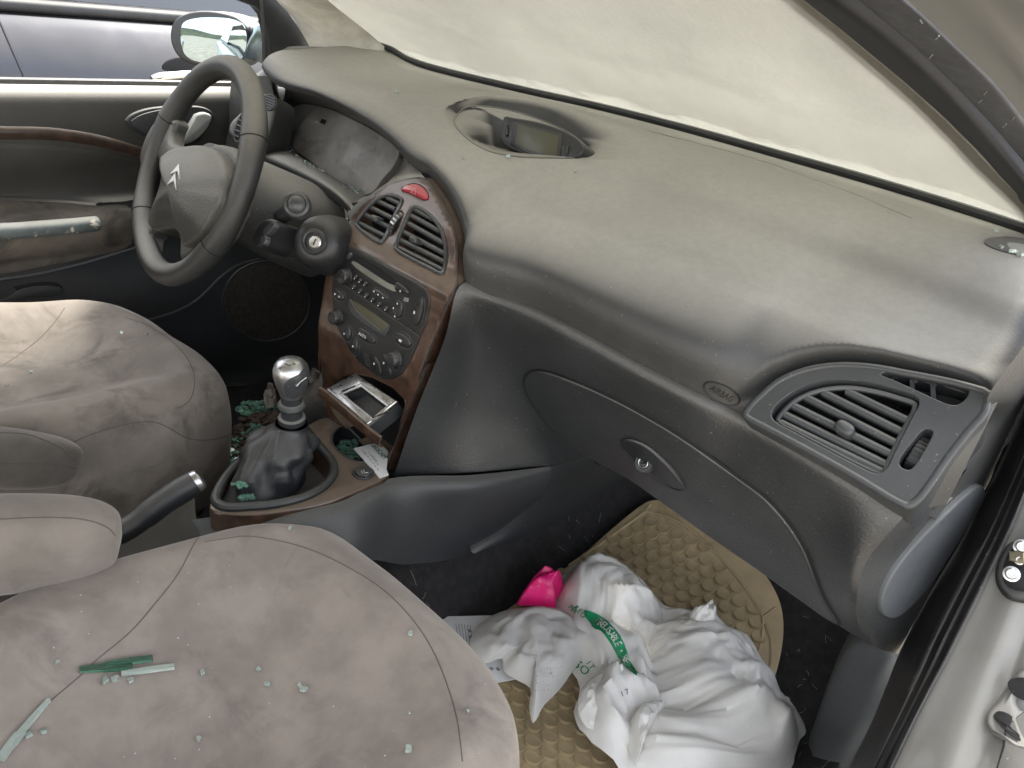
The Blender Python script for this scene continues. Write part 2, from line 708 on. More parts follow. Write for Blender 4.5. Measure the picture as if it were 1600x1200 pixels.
M['shard'] = glass('green window glass', (.80, .93, .86), .04, f=.32)
M['shard_green'] = glass('sea green glass bits', (.38, .74, .58), .05, f=.45)
M['shard_dark'] = glass('thick green window glass', (.14, .36, .26), .04, f=.15)


def dusty_glass():
    m = bpy.data.materials.new('dusty windscreen glass')
    m.use_nodes = True
    nt = m.node_tree
    N, L = nt.nodes, nt.links
    N.remove(N['Principled BSDF'])
    out = N['Material Output']
    geo = N.new('ShaderNodeNewGeometry')
    n1 = N.new('ShaderNodeTexNoise')
    n1.inputs['Scale'].default_value = 5.0
    n1.inputs['Detail'].default_value = 6
    mp = N.new('ShaderNodeMapping')
    mp.inputs['Scale'].default_value = (1, .35, 1)
    mp.inputs['Rotation'].default_value = (0, 0, .35)
    L.new(geo.outputs['Position'], mp.inputs[0])
    L.new(mp.outputs[0], n1.inputs['Vector'])
    def tex(scale, detail, rough, vec):
        n = N.new('ShaderNodeTexNoise')
        n.inputs['Scale'].default_value = scale
        n.inputs['Detail'].default_value = detail
        n.inputs['Roughness'].default_value = rough
        L.new(vec, n.inputs['Vector'])
        return n.outputs['Fac']

    def ramp(sock, a, b, c, d, kind='SMOOTHSTEP'):
        r_ = N.new('ShaderNodeMapRange')
        r_.interpolation_type = kind
        for k, x in zip(('From Min', 'From Max', 'To Min', 'To Max'), (a, b, c, d)):
            r_.inputs[k].default_value = x
        L.new(sock, r_.inputs['Value'])
        return r_.outputs['Result']

    def mult(a, b):
        x = N.new('ShaderNodeMath')
        x.operation = 'MULTIPLY'
        L.new(a, x.inputs[0])
        L.new(b, x.inputs[1])
        return x.outputs[0]

    pos_ = geo.outputs['Position']
    sep = N.new('ShaderNodeSeparateXYZ')
    L.new(pos_, sep.inputs[0])
    # the wiped field has a ragged edge; the lowest strip is thinner
    edge = N.new('ShaderNodeMath')
    edge.operation = 'ADD'
    L.new(sep.outputs['Z'], edge.inputs[0])
    L.new(ramp(tex(14, 6, .7, pos_), .3, .7, -.010, .010), edge.inputs[1])
    low = ramp(edge.outputs[0], .790, .796, .86, 1.0)
    thick = mult(mult(ramp(tex(5, 6, .6, mp.outputs[0]), .3, .7, .88, .94), ramp(tex(230, 3, .7, pos_), .55, .72, 1.0, .88)), low)

    class _R:
        outputs = [thick]
    r = _R
    cr_ = N.new('ShaderNodeMix')
    cr_.data_type = 'RGBA'
    cr_.inputs['A'].default_value = (.372, .368, .343, 1)
    cr_.inputs['B'].default_value = (.410, .405, .375, 1)
    mp2 = N.new('ShaderNodeMapping')
    mp2.inputs['Scale'].default_value = (40, 9, 9)
    mp2.inputs['Rotation'].default_value = (.2, .3, .9)
    L.new(pos_, mp2.inputs[0])
    high = N.new('ShaderNodeMath')
    high.operation = 'ADD'
    L.new(sep.outputs['Z'], high.inputs[0])
    L.new(ramp(tex(9, 7, .65, pos_), .3, .7, -.03, .03), high.inputs[1])
    hatch = mult(ramp(high.outputs[0], .852, .885, 0, 1), ramp(tex(6, 5, .75, mp2.outputs[0]), .35, .65, .35, 1))
    inv = N.new('ShaderNodeMath')
    inv.operation = 'SUBTRACT'
    L.new(ramp(tex(3.2, 8, .62, mp.outputs[0]), .40, .60, .45, 1), inv.inputs[0])
    L.new(hatch, inv.inputs[1])
    L.new(inv.outputs[0], cr_.inputs['Factor'])
    cr_.clamp_factor = False
    tl = N.new('ShaderNodeBsdfTranslucent')
    L.new(cr_.outputs['Result'], tl.inputs[0])
    df = N.new('ShaderNodeBsdfDiffuse')
    L.new(cr_.outputs['Result'], df.inputs[0])
    m1 = N.new('ShaderNodeMixShader')
    m1.inputs[0].default_value = .45
    L.new(tl.outputs[0], m1.inputs[1])
    L.new(df.outputs[0], m1.inputs[2])
    tr = N.new('ShaderNodeBsdfTransparent')
    tr.inputs[0].default_value = (.84, .85, .81, 1)
    m2 = N.new('ShaderNodeMixShader')
    L.new(r.outputs[0], m2.inputs[0])
    L.new(tr.outputs[0], m2.inputs[1])
    L.new(m1.outputs[0], m2.inputs[2])
    gl = N.new('ShaderNodeBsdfGlossy')
    gl.inputs['Roughness'].default_value = .25
    m3 = N.new('ShaderNodeMixShader')
    m3.inputs[0].default_value = .04
    L.new(m2.outputs[0], m3.inputs[1])
    L.new(gl.outputs[0], m3.inputs[2])
    L.new(m3.outputs[0], out.inputs[0])
    return m


M['windscreen'] = dusty_glass()
M['tint'] = mat('tinted car glass', (.02, .025, .03), .05, coat=1.0, spec=.8, var=.05)
M['mirror'] = plain('mirror glass', (.34, .43, .48), .015, 1.0)

# ================================================================== the place
def flat_ground():
    n = 40
    rows = []
    for i in range(n + 1):
        y = -60 + 120 * i / n
        rows.append([Vector((-60 + 120 * j / n, y, -.42 + .03 * noise.noise(Vector((j * .9, i * .9, 0))))) for j in range(n + 1)])
    return grid(rows)


mk('ground', flat_ground(), M['ground'], kind='structure')

def ridge():  # unseen dark ridge, added so the parked car's paint reflects a low band
    rows = [[], [], [], []]
    for k in range(91):
        a = 2 * math.pi * k / 90
        h = 2.6 + 1.6 * noise.noise(Vector((math.cos(a) * 2.2, math.sin(a) * 2.2, .3))) + .9 * noise.noise(Vector((math.cos(a) * 8, math.sin(a) * 8, 2.3)))
        for r_, (rad, f) in zip(rows, ((38, -.2), (41, .6), (44, 1.0), (56, .7))):
            r_.append(Vector((math.cos(a) * rad, math.sin(a) * rad, -.42 + max(.2, h) * f if f > 0 else -.6)))
    return grid(rows)


mk('reflection_ridge', ridge(), mat('dark reflection ridge', (.055, .060, .035), .95, var=.4, vscale=.6, bump=.8, bscale=3), kind='structure')

car = bpy.data.objects.new('car', None)
COL.objects.link(car)
car.location = (0, 0, -.40)
tag(car, 'abandoned silver car seen through its open passenger door, with a dusty grey interior', 'car')

# ------------------------------------------------------------------ windscreen
BASE = [Vector(p) for p in ((-.70, .34, .790), (-.62, .389, .782), (-.553, .397, .768), (-.264, .415, .765), (-.082, .445, .766),
                            (.10, .452, .766), (.265, .444, .765), (.45, .420, .765), (.643, .365, .765), (.70, .335, .765))]
BASED = cr(BASE, 8)


def base_at(x):
    for a, b in zip(BASED, BASED[1:]):
        if a.x <= x <= b.x:
            return a.lerp(b, (x - a.x) / (b.x - a.x))
    return BASED[-1].copy() if x > 0 else BASED[0].copy()


def ws_rows(xr=None):
    rows = []
    for k in range(13):
        t = k / 12
        row = []
        xe = min(.70, xr(t) / (1 - .20 * t)) if xr else .70
        for i in range(30):
            p = base_at(-.70 + (xe + .70) * i / 29)
            row.append(Vector((p.x * (1 - .20 * t), p.y + .040 - (.80 + .06 * math.cos(p.x * 2)) * t, p.z + .33 * t - .03 * t * t)))
        rows.append(row)
    return rows


# the passenger-side edge runs along the pillar as seen in the photograph
W0 = [(1205, -40), (1250, 0), (1300, 40), (1350, 83), (1400, 126), (1450, 173), (1492, 216), (1533, 260), (1570, 295), (1603, 328), (1650, 372)]
_v, _f = grid(ws_rows())
T_full = BVHTree.FromPolygons(_v, _f)
W0P = [cast(T_full, u, v)[0] for u, v in W0]
W0P = [p for p in W0P if p is not None]
_tx = sorted(((p.z - .765) / .322, p.x) for p in W0P)


def edge_x(t):
    return float(np.interp(t, [a for a, b in _tx], [b for a, b in _tx])) + .022


mk('windscreen', grid(ws_rows(edge_x)), M['windscreen'], car, solid=.005)
mk('windscreen_seal', tube([p + Vector((0, -.008, .006)) for p in BASED], .0066, 8), M['black'], car)

# roof, rear roof pillars and far side: the shade they cast is part of the light in the car
roof_rows = []
for t, y, z in ((0, -.36, 1.075), (.2, -.55, 1.13), (.5, -1.0, 1.17), (.8, -1.6, 1.15), (1, -2.2, 1.0)):
    roof_rows.append([Vector((x * .56, y, z - .06 * abs(x) ** 3)) for x in (-1, -.75, -.5, -.25, 0, .25, .5, .75, 1)])
mk('roof', patch(roof_rows, 3, 4), mat('headliner', (.42, .41, .38), .9, bump=.2, bscale=800), car, solid=.02)

# ------------------------------------------------------------------ centre fascia surface
FZ = [.25, .28, .32, .36, .40, .45, .52, .55, .565, .576, .584, .592, .600, .61, .62, .65, .69, .72]
FY = [-.139, -.138, -.133, -.130, -.1335, -.133, -.119, -.1135, -.113, -.1125, -.110, -.101, -.090, -.0825, -.078, -.066, -.044, -.026]


def fy(z):
    return float(np.interp(z, FZ, FY))


def fas(u, v, off=0.0):
    p = hit(u, v, lambda P: P[1] - fy(P[2]) + off, .6, 1.6)
    return p


def fas_n(p):
    d = (fy(p.z + .02) - fy(p.z - .02)) / .04
    return Vector((0, -1, d)).normalized()


# ------------------------------------------------------------------ dash pad
PADP = [(0, 0), (.12, -.005), (.28, .0), (.42, .06), (.52, .15), (.61, .27), (.72, .365), (.87, .47), (.985, .74), (.975, 1.0)]
BRWP = [(0, 0), (.12, .02), (.3, .06), (.45, .09), (.58, .12), (.70, .15), (.84, .22), (.95, .42), (1.0, .72), (.975, 1.0)]
cols = []        # (front point, weight of the brow profile, x at the back)
for (u, v, x), w, xb in (((409, 116, -.585), 1, -.66), ((424, 131, -.54), 1, -.60), ((445, 140, -.49), 1, -.53), ((490, 152, -.40), 1, -.42), ((560, 190, -.25), 1, -.29),
                         ((600, 221, -.16), .9, -.20), ((640, 264, -.06), .7, -.11)):
    cols.append((at(u, v, 'x', x), w, xb))
for (u, v), w, xb in (((664, 281), .45, -.05), ((692, 320), .25, -.01), ((709, 362), .1, .03), ((715, 402), 0, .07), ((714, 448), 0, .11)):
    p = fas(u, v)
    p.y += .004
    cols.append((p, w, xb))
SEAM = [(820, 485, .585), (900, 525, .58), (1000, 580, .57), (1100, 630, .56), (1160, 657, .55), (1300, 740, .54), (1418, 797, .535)]
for (u, v, z), xb in zip(SEAM, (.19, .27, .36, .44, .49, .60, .69)):
    cols.append((at(u, v, 'z', z), 0, xb))
cols.append((Vector((.722, .05, .535)), 0, .71))
pad_cols = []
for f, w, xb in cols:
    b = base_at(xb)
    d = f - b
    pts = []
    for (a0, h0), (a1, h1) in zip(PADP, BRWP):
        a, h = a0 * (1 - w) + a1 * w, h0 * (1 - w) + h1 * w
        pts.append(Vector((b.x + d.x * a, b.y + d.y * a, b.z + d.z * h)))
    pad_cols.append(pts)
rows = [[c[i] for c in pad_cols] for i in range(10)]
rows = [cr(r, 20) for r in rows]
padc = [cr([r[j] for r in rows], 16) for j in range(len(rows[0]))]
padg = [[c[i] for c in padc] for i in range(len(padc[0]))]

# the pad before the central hollow is pressed into it
for r_ in padg:
    for p in r_:
        p.z += .024 * math.exp(-((p.x + .07) / .17) ** 2 - ((p.y - .25) / .095) ** 2)
T_pad0 = bvh(mk('pad_blank', grid([list(r) for r in padg]), None))
_o = COL.objects['pad_blank']
_d = _o.data
bpy.data.objects.remove(_o)
bpy.data.meshes.remove(_d)
RIMPX = [(p.x, p.y) for p in cr([Vector((u, v, 0)) for u, v in pz('Y7', (52, 270), (85, 200), (150, 152), (240, 138), (400, 152), (560, 186), (700, 228), (850, 285), (980, 345), (1080, 410), (1150, 480), (1165, 525), (1130, 558), (1060, 570),
                                                                  (900, 570), (700, 567), (520, 553), (350, 517), (220, 452), (120, 372))], 6, True)]
OUTPX = [(p.x, p.y) for p in cr([Vector((u, v, 0)) for u, v in ((694, 172), (712, 160), (745, 151), (790, 149), (840, 158), (890, 171), (940, 189), (980, 208), (1001, 229), (996, 243), (970, 249), (930, 249), (905, 250), (870, 249), (800, 245), (750, 232), (712, 206), (700, 190))], 6, True)]


def in_px(u, v, P):
    c = False
    for (ax, ay), (bx, by) in zip(P, P[1:] + P[:1]):
        if (ay > v) != (by > v) and u < (bx - ax) * (v - ay) / (by - ay) + ax:
            c = not c
    return c


def d_px(u, v, P):
    best, bp = 1e9, None
    for (ax, ay), (bx, by) in zip(P, P[1:] + P[:1]):
        dx, dy = bx - ax, by - ay
        t = max(0, min(1, ((u - ax) * dx + (v - ay) * dy) / (dx * dx + dy * dy + 1e-9)))
        q = (ax + dx * t, ay + dy * t)
        d = math.hypot(u - q[0], v - q[1])
        if d < best:
            best, bp = d, q
    return best, bp


def sm(t):
    t = max(0, min(1, t))
    return t * t * (3 - 2 * t)


def rim_drop(u, v):
    """how far the rim is sunk: as deep as the soft scoop beside it is wide"""
    w, _ = d_px(u, v, OUTPX)
    return min(.060, .0042 * max(0, w - 4))


def sink(p, d):
    r = (p - Vector(POS)).normalized()
    return p + r * d


NV = len(padg[0])
flat = [p for r in padg for p in r]
PXS = [pix(p) for p in flat]
inside_f = [False] * len(flat)
near = [k for k, (u, v) in enumerate(PXS) if 680 < u < 1015 and 135 < v < 265]
state = {k: in_px(*PXS[k], RIMPX) for k in near}
snapped = {}
faces0 = grid(padg)[1]
edges = set()
for f in faces0:
    for a, b in zip(f, f[1:] + f[:1]):
        edges.add((min(a, b), max(a, b)))
for a, b in edges:
    if a in state and b in state and state[a] != state[b]:
        da, pa_ = d_px(*PXS[a], RIMPX)
        db, pb_ = d_px(*PXS[b], RIMPX)
        k, q, d_ = (a, pa_, da) if da <= db else (b, pb_, db)
        snapped[k] = q
for k, q in snapped.items():
    p, n_ = cast(T_pad0, *q)
    if p is not None:
        flat[k] = p
        PXS[k] = q
for k in near:
    u, v = PXS[k]
    if k in snapped:
        flat[k] = sink(flat[k], rim_drop(u, v))
    elif not state[k] and in_px(u, v, OUTPX):
        d1, q = d_px(u, v, RIMPX)
        d2, _ = d_px(u, v, OUTPX)
        t = d1 / (d1 + d2 + 1e-6)
        flat[k] = sink(flat[k], rim_drop(*q) * (1 - t) ** .85)
# press the corner down to seat the side vent
SUR = pz('Y5', (45, 400), (75, 345), (140, 280), (230, 205), (350, 150), (480, 120), (620, 112), (780, 125), (940, 155), (1100, 185), (1260, 222), (1405, 275), (1400, 330), (1385, 400), (1300, 500), (1190, 640), (1080, 800), (1010, 885), (950, 915), (880, 890), (700, 780), (500, 665), (300, 555), (150, 475), (60, 425))
VA = [Vector((.509, 0, .55)), Vector((.697, .01, .535)), Vector((.711, .08, .656)), Vector((.553, .08, .616))]
VC = centroid(VA)
VN = loop_normal(VA)
if VN.dot(Vector(POS) - VC) < 0:
    VN = -VN
VC = VC + VN * .021
for k, (u, v) in enumerate(PXS):
    if u < 1040 or v < 440:
        continue
    ins = in_px(u, v, SUR)
    d, _ = d_px(u, v, SUR)
    if not ins and d > 34:
        continue
    pl = on_plane(u, v, VC - VN * (.006 if not ins or d < 12 else .080), VN)
    gap = (pl - Vector(POS)).length - (flat[k] - Vector(POS)).length
    if gap > 0:
        flat[k] = sink(flat[k], gap * (1 if ins else 1 - sm(d / 34)))
keep = []
for f in faces0:
    if all((i in snapped) or state.get(i, False) for i in f):
        continue
    f2 = tuple(i for i in f if (i in snapped) or not state.get(i, False))
    if len(f2) >= 3:
        keep.append(f2)
tuck = len(flat)
n_r = len(padg)
last = [(n_r - 1) * NV + j for j in range(NV)]
flat += [flat[i] + Vector((0, .035, -.006)) for i in last]
keep += [(last[j], last[j + 1], tuck + j + 1, tuck + j) for j in range(NV - 1)]
pad = mk('dashboard', (flat, keep), M['pad'], car, angle=60)
# the bowl below the rim
rim_w = []
for u, v in RIMPX:
    p, n_ = cast(T_pad0, u, v)
    rim_w.append(sink(p, rim_drop(u, v)))
rcx = sum(u for u, v in RIMPX) / len(RIMPX)
rcy = sum(v for u, v in RIMPX) / len(RIMPX)
DN = Vector((-.10, -.90, .42)).normalized()
DP = sink(cast(T_pad0, 845, 226)[0], .034)
DISP = pz('Y7', (445, 430), (455, 330), (475, 228), (560, 236), (760, 270), (900, 312), (1010, 360), (1090, 410), (1140, 470), (1165, 525), (1130, 558), (1060, 570), (900, 570), (700, 567), (520, 553))


def rim_dist(u, v):
    p, n_ = cast(T_pad0, u, v)
    return (p - Vector(POS)).length


rmean = sum((w - Vector(POS)).length for w in rim_w) / len(rim_w)
bowl_rows = [rim_w]
nb_ = 26
for k in range(1, nb_):
    s_ = 1 - k / nb_
    row = []
    for (u, v), w in zip(RIMPX, rim_w):
        uu, vv = rcx + (u - rcx) * s_, rcy + (v - rcy) * s_
        e, q = d_px(uu, vv, RIMPX)
        base = ((w - Vector(POS)).length - rmean) * s_ + rmean
        tgt = (on_plane(uu, vv, DP, DN) - Vector(POS)).length + .016
        f = min(sm(e / 9), sm((uu - 712) / 62))
        row.append(Vector(POS) + Vector(ray(uu, vv)).normalized() * max(base, base * (1 - f) + max(tgt, base + .004) * f))
    bowl_rows.append(row)
V, F = grid(bowl_rows, True)
F.append(tuple(range(len(V) - len(rim_w), len(V))))
mk('display_hollow', (V, F), M['pad'], pad, angle=70)
mk('hollow_rim', tube(rim_w, .0016, 6, True), M['pad'], pad)

# fine moulded line in front of the windscreen
T_pad = bvh(pad)
mk('moulded_line', tube(casts(T_pad, pz('Z3', (250, 465), (400, 503), (560, 545), (720, 593), (860, 645), (1000, 695), (1100, 738), (1200, 780)), -.0003), .0008, 6), M['pad'], pad)

# ------------------------------------------------------------------ lower dash (glovebox side)
LCOL = []
for a, b, c, d in (((714, 449), (692, 528), (648, 640), (612, 745)),):
    LCOL.append([fas(*a) + Vector((0, .004, 0)), fas(*b) + Vector((0, .004, 0)), fas(*c) + Vector((0, .004, 0)), fas(*d) + Vector((0, .004, 0))])
LCOL.append([at(765, 466, 'z', .586), at(752, 540, 'z', .50), at(735, 640, 'z', .39), at(735, 738, 'z', .29)])
LCOL.append([at(820, 486, 'z', .584), at(812, 560, 'z', .495), at(825, 640, 'z', .39), at(855, 727, 'z', .285)])
for s, b, zb in ((SEAM[1], (925, 717), .355), (SEAM[2], (1025, 777), .335), (SEAM[3], (1100, 832), .32), (SEAM[4], (1145, 862), .315), (SEAM[5], (1250, 936), .30)):
    p, q = at(s[0], s[1] + 1, 'z', s[2] - .001), at(b[0], b[1], 'z', zb)
    LCOL.append([p, p.lerp(q, .33) + Vector((0, -.014, .008)), p.lerp(q, .66) + Vector((0, -.014, .006)), q])


def endplane(P):
    return P[0] - (.747 + .1374 * P[1] - .0965 * P[2])


CREST = [at(1419, 799, 'z', .533), at(1352, 882, 'z', .46), at(1338, 945, 'z', .40), at(1350, 1002, 'z', .305)]
LCOL.append([a.lerp(b, .76) + Vector((.004, -.010, .005)) * w for a, b, w in zip(LCOL[-1], CREST, (0, 1, 1, .4))])
LCOL.append(CREST)
lower = mk('lower_dash', patch([[c[0] + Vector((0, .03, .004)) for c in LCOL]] + [[c[i] for c in LCOL] for i in range(4)], 10, 12), M['dash'], car, angle=60)
# tuck the lower edge under, so that the panel has depth
mk('lower_edge', patch([[c[3] for c in LCOL], [c[3] + Vector((0, .03, -.012)) for c in LCOL], [c[3] + Vector((0, .09, .0)) for c in LCOL], [c[3] + Vector((0, .22, .05)) for c in LCOL]], 10, 4), M['dash'], lower)
T_low = bvh(lower)

# end cap towards the door opening
ER = [hit(u, v, endplane, .3, 1.9) for u, v in ((1600, 560), (1605, 625), (1550, 740), (1450, 925), (1402, 1022))]
ec = [[pad_cols[-1][7] + Vector((.0, 0, -.004)), hit(1548, 640, endplane, .3, 1.9), hit(1500, 715, endplane, .3, 1.9), hit(1430, 795, endplane, .3, 1.9)]]
crest_d = cr(CREST, 8)
er_d = cr([hit(u, v, endplane, .3, 1.9) for u, v in ((1550, 690), (1552, 738), (1500, 835), (1450, 928), (1403, 1022))], 8)
n = 33
rows = []
for k in range(25):
    t = k / 24
    a = crest_d[min(len(crest_d) - 1, round(t * (len(crest_d) - 1)))]
    b = er_d[min(len(er_d) - 1, round(t * (len(er_d) - 1)))]
    rows.append([a, a.lerp(b, .12) + Vector((.008, .0, 0)), a.lerp(b, .35) + Vector((.009, 0, 0)), a.lerp(b, .7) + Vector((.004, 0, 0)), b])
endcap = mk('dash_end_panel', patch(rows, 6, 1), M['dash'], car, angle=60)
# upper part of the end, running along the vent to the windscreen corner
up_in = [hit(1428, 792, endplane, .3, 1.9), hit(1490, 722, endplane, .3, 1.9), hit(1545, 655, endplane, .3, 1.9), at(1549, 610, 'x', .716), at(1600, 540, 'x', .722)]
up_out = [hit(1500, 835, endplane, .3, 1.9), hit(1550, 738, endplane, .3, 1.9), hit(1602, 628, endplane, .3, 1.9), Vector((.735, .32, .62)), Vector((.735, .36, .70))]
mk('dash_end_shoulder', patch([up_in, [a.lerp(b, .3) + Vector((.006, 0, 0)) for a, b in zip(up_in, up_out)], [a.lerp(b, .7) + Vector((.003, 0, 0)) for a, b in zip(up_in, up_out)], up_out], 8, 5), M['dash'], endcap)
T_end = bvh(endcap, COL.objects['dash_end_shoulder'])
capL = cr(casts(T_end, [(1551, 741), (1525, 755), (1475, 795), (1425, 845), (1390, 890), (1372, 928), (1372, 952), (1385, 962), (1400, 958), (1440, 920), (1490, 845), (1530, 780)], .0), 4, True)
capN = loop_normal(capL)
if capN.dot(Vector(POS) - capL[0]) < 0:
    capN = -capN
mk('side_cover', slab(capL, capN, .006, .003, .02), M['kick'], endcap)

# glovebox lid: laid on the lower dash and standing proud of it
lidpx = [(820, 600), (826, 584), (848, 579), (900, 596), (960, 623), (1000, 644), (1050, 673), (1100, 706), (1150, 742), (1200, 780), (1238, 824), (1262, 866), (1278, 910), (1292, 940), (1312, 974),
         (1298, 968), (1250, 934), (1200, 898), (1145, 860), (1100, 829), (1060, 800), (1025, 775), (985, 747), (950, 731), (922, 714), (890, 692), (855, 660), (832, 628)]
lidl = cr(casts(T_low, lidpx), 4, True)
lc = centroid(lidl)


def low_y(x, z, y0):
    h, _, _, _ = T_low.ray_cast(Vector((x, -1.0, z)), Vector((0, 1, 0)), 3)
    return h.y if h else y0


lrings = [[p + Vector((0, .012, 0)) for p in lidl], [p + Vector((0, -.0018, 0)) for p in lidl]]
for s_, h_ in ((.994, .0040), (.985, .0052), (.96, .0056), (.9, .0056), (.8, .0056), (.68, .0056), (.55, .0056), (.4, .0056), (.25, .0056), (.1, .0056)):
    rg_ = []
    for p in lidl:
        q = lc + (p - lc) * s_
        rg_.append(Vector((q.x, low_y(q.x, q.z, q.y) - h_, q.z)))
    lrings.append(rg_)
V, F = grid(lrings, True)
F.append(tuple(range(len(V) - len(lidl), len(V))))
lid = mk('glovebox_lid', (V, F), M['dash'], car, angle=50)
T_lid = bvh(lid)
groove = [p + Vector((0, -.001, 0)) for p in lidl]
mk('lid_gap', tube(groove, .0024, 6, True), M['void'], lower)
# latch
lat = cr(casts(T_lid, [(971, 692), (985, 686), (1010, 695), (1040, 720), (1062, 745), (1072, 765), (1060, 768), (1035, 757), (1005, 735), (980, 712)], 0), 4, True)
latn = Vector((.0, -.88, .42)).normalized()
mk('latch', slab(lat, latn, .005, .003, .01), M['trim'], lid)
lp, ln = cast(T_lid, 1010, 724)
mk('latch_lock', lathe([(.0, .0), (.0125, 0), (.0125, .009), (.0115, .0105), (.0085, .0105), (.008, .0085), (0, .0085)], lp, latn, 28), M['vent'], lid)
mk('key_slot', box(lp + latn * .0088, Vector((.0045, 0, .003)), Vector((-.0006, 0, .001)), latn * .0008), M['void'], lid)
ringp = [lp + latn * .0108 + Vector((math.cos(a), 0, 0)) * .0065 + latn.cross(Vector((1, 0, 0))) * math.sin(a) * .0065 for a in [2 * math.pi * k / 24 for k in range(24)]]
mk('lock_ring', tube(ringp, .0007, 5, True), M['steel'], lid)

# airbag mark: a shallow oval with raised letters, above the seam
T_pad = bvh(pad)


def flat_text(name, s, o, ex, ey, size, m, parent, squash=1.0, lift=.0006, thick=.0004, align='CENTER', tree=None):
    """lettering as a thin mesh at o, running along ex, tops towards ey; with a tree it is laid on the surface"""
    cu = bpy.data.curves.new(name, 'FONT')
    cu.body = s
    cu.size = size
    cu.align_x = align
    cu.align_y = 'CENTER'
    cu.resolution_u = 2
    tmp = bpy.data.objects.new(name, cu)
    COL.objects.link(tmp)
    bpy.context.view_layer.update()
    me = bpy.data.meshes.new_from_object(tmp.evaluated_get(bpy.context.evaluated_depsgraph_get()))
    bpy.data.objects.remove(tmp)
    ex, ey = Vector(ex).normalized(), Vector(ey).normalized()
    nn = ex.cross(ey).normalized()
    bm_ = bmesh.new()
    bm_.from_mesh(me)
    if tree:
        bmesh.ops.triangulate(bm_, faces=bm_.faces[:])
        bmesh.ops.subdivide_edges(bm_, edges=bm_.edges[:], cuts=1)
    V = []
    for v in bm_.verts:
        p = Vector(o) + ex * v.co.x * squash + ey * v.co.y + nn * lift
        if tree:
            h, hn, _, _ = tree.ray_cast(p + nn * .05, -nn, .2)
            if h:
                p = h + nn * lift
        V.append(p)
    bm_.verts.index_update()
    F = [tuple(v.index for v in f.verts) for f in bm_.faces]
    bm_.free()
    bpy.data.meshes.remove(me)
    return mk(name, (V, F), m, parent, smooth=False, solid=thick)


oc = [cast(T_pad, u, v) for u, v in ((1128, 616), (1102, 600), (1154, 631), (1120, 627), (1134, 604))]
ax_ = (oc[2][0] - oc[1][0])
o0 = oc[0][0]
nn_ = oc[0][1]
ax_ -= nn_ * ax_.dot(nn_)
ay_ = nn_.cross(ax_).normalized()
ov = ellipse(o0, ax_ / 2 * 1.0, ay_ * .0115, 40)
for k, p in enumerate(ov):
    h, hn, _, _ = T_pad.ray_cast(p + nn_ * .03, -nn_, .1)
    if h:
        ov[k] = h + nn_ * .0005
mk('airbag_oval', tube(ov, .0011, 6, True), M['emboss'], pad)
flat_text('airbag_lettering', 'AIRBAG', o0, ax_, ay_, .0125, M['emboss'], pad, squash=ax_.length / .066, tree=T_pad, thick=.0008)

# ------------------------------------------------------------------ passenger side vent



def von(u, v, d=0.0):
    return on_plane(u, v, VC + VN * d, VN)


vo = cr([von(*p) for p in pz('Y5', (45, 400), (75, 345), (140, 280), (230, 205), (350, 150), (480, 120), (620, 112), (780, 125), (940, 155), (1100, 185), (1260, 222), (1405, 275),
                              (1400, 330), (1385, 400), (1300, 500), (1190, 640), (1080, 800), (1010, 885), (950, 915), (880, 890), (700, 780), (500, 665), (300, 555), (150, 475), (60, 425))], 3, True)
surround = mk('side_vent_surround', prism([p - VN * .09 for p in vo], VN * .102), M['vent'], car, angle=50)
louv = cr([von(*p) for p in pz('Y5', (205, 400), (225, 355), (300, 290), (400, 240), (520, 215), (650, 215), (800, 240), (920, 275), (1005, 315), (1008, 350), (975, 410), (920, 520), (870, 620), (830, 700),
                                (800, 720), (760, 718), (640, 660), (480, 575), (330, 495), (225, 435))], 3, True)
defr = cr([von(*p) for p in pz('Y5', (800, 180), (840, 168), (960, 175), (1100, 200), (1230, 232), (1280, 262), (1275, 300), (1235, 340), (1190, 350), (1120, 325), (1000, 270), (880, 215))], 3, True)
whl = cr([von(*p) for p in pz('Y5', (1030, 488), (1060, 480), (1085, 495), (1075, 530), (1030, 610), (985, 680), (955, 702), (920, 692), (902, 668), (920, 620), (980, 545))], 3, True)
cut(surround, [prism([p + VN * .03 for p in L], VN * -.085) for L in (louv, defr, whl)], bevel=.0075, angle=50, weighted=True)
_bz = inset(vo, .0036, VN)
mk('bezel', tube([p + VN * .0098 for p in _bz], .0040, 10, True), M['vent'], surround, angle=70)
mk('louver_backing', prism([p - VN * .042 for p in louv], VN * -.004), M['void'], surround)
mk('defroster_backing', prism([p - VN * .036 for p in defr], VN * -.004), M['black'], surround)
# louver plate ring and slats
mk('louver_frame', tube(cr([von(*p, .004) for p in pz('Y5', (232, 410), (262, 365), (330, 305), (420, 262), (530, 238), (650, 236), (780, 258), (900, 292), (985, 325), (985, 355), (950, 420), (895, 530), (850, 625), (815, 700),
                                    (790, 710), (650, 650), (490, 565), (340, 485), (245, 435))], 3, True), .0030, 8, True), M['vent'], surround)


def slats(pairs, onf, nrm, m, parent, wid=.0032, dep=.012, off=.002, sag=0.0):
    """each slat a bar with rounded nose between two pixel ends"""
    for (a, b) in pairs:
        p, q = onf(*a, off), onf(*b, off)
        d = (q - p).normalized()
        up = nrm.cross(d).normalized()
        if up.z < 0:
            up = -up
        prof = [(wid * math.cos(t), .004 * math.sin(t)) for t in [math.pi * k / 6 for k in range(7)]] + [(-wid * .45, -dep), (wid * .45, -dep)]
        rows = []
        for k in range(7):
            c = p.lerp(q, k / 6) + nrm * sag * math.sin(math.pi * k / 6)
            rows.append([c + up * (x - .0) + nrm * y for x, y in prof])
        V, F = grid(rows, True)
        F += [tuple(range(len(prof) - 1, -1, -1)), tuple(range(len(V) - len(prof), len(V)))]
        mk('slat', (V, F), m, parent)


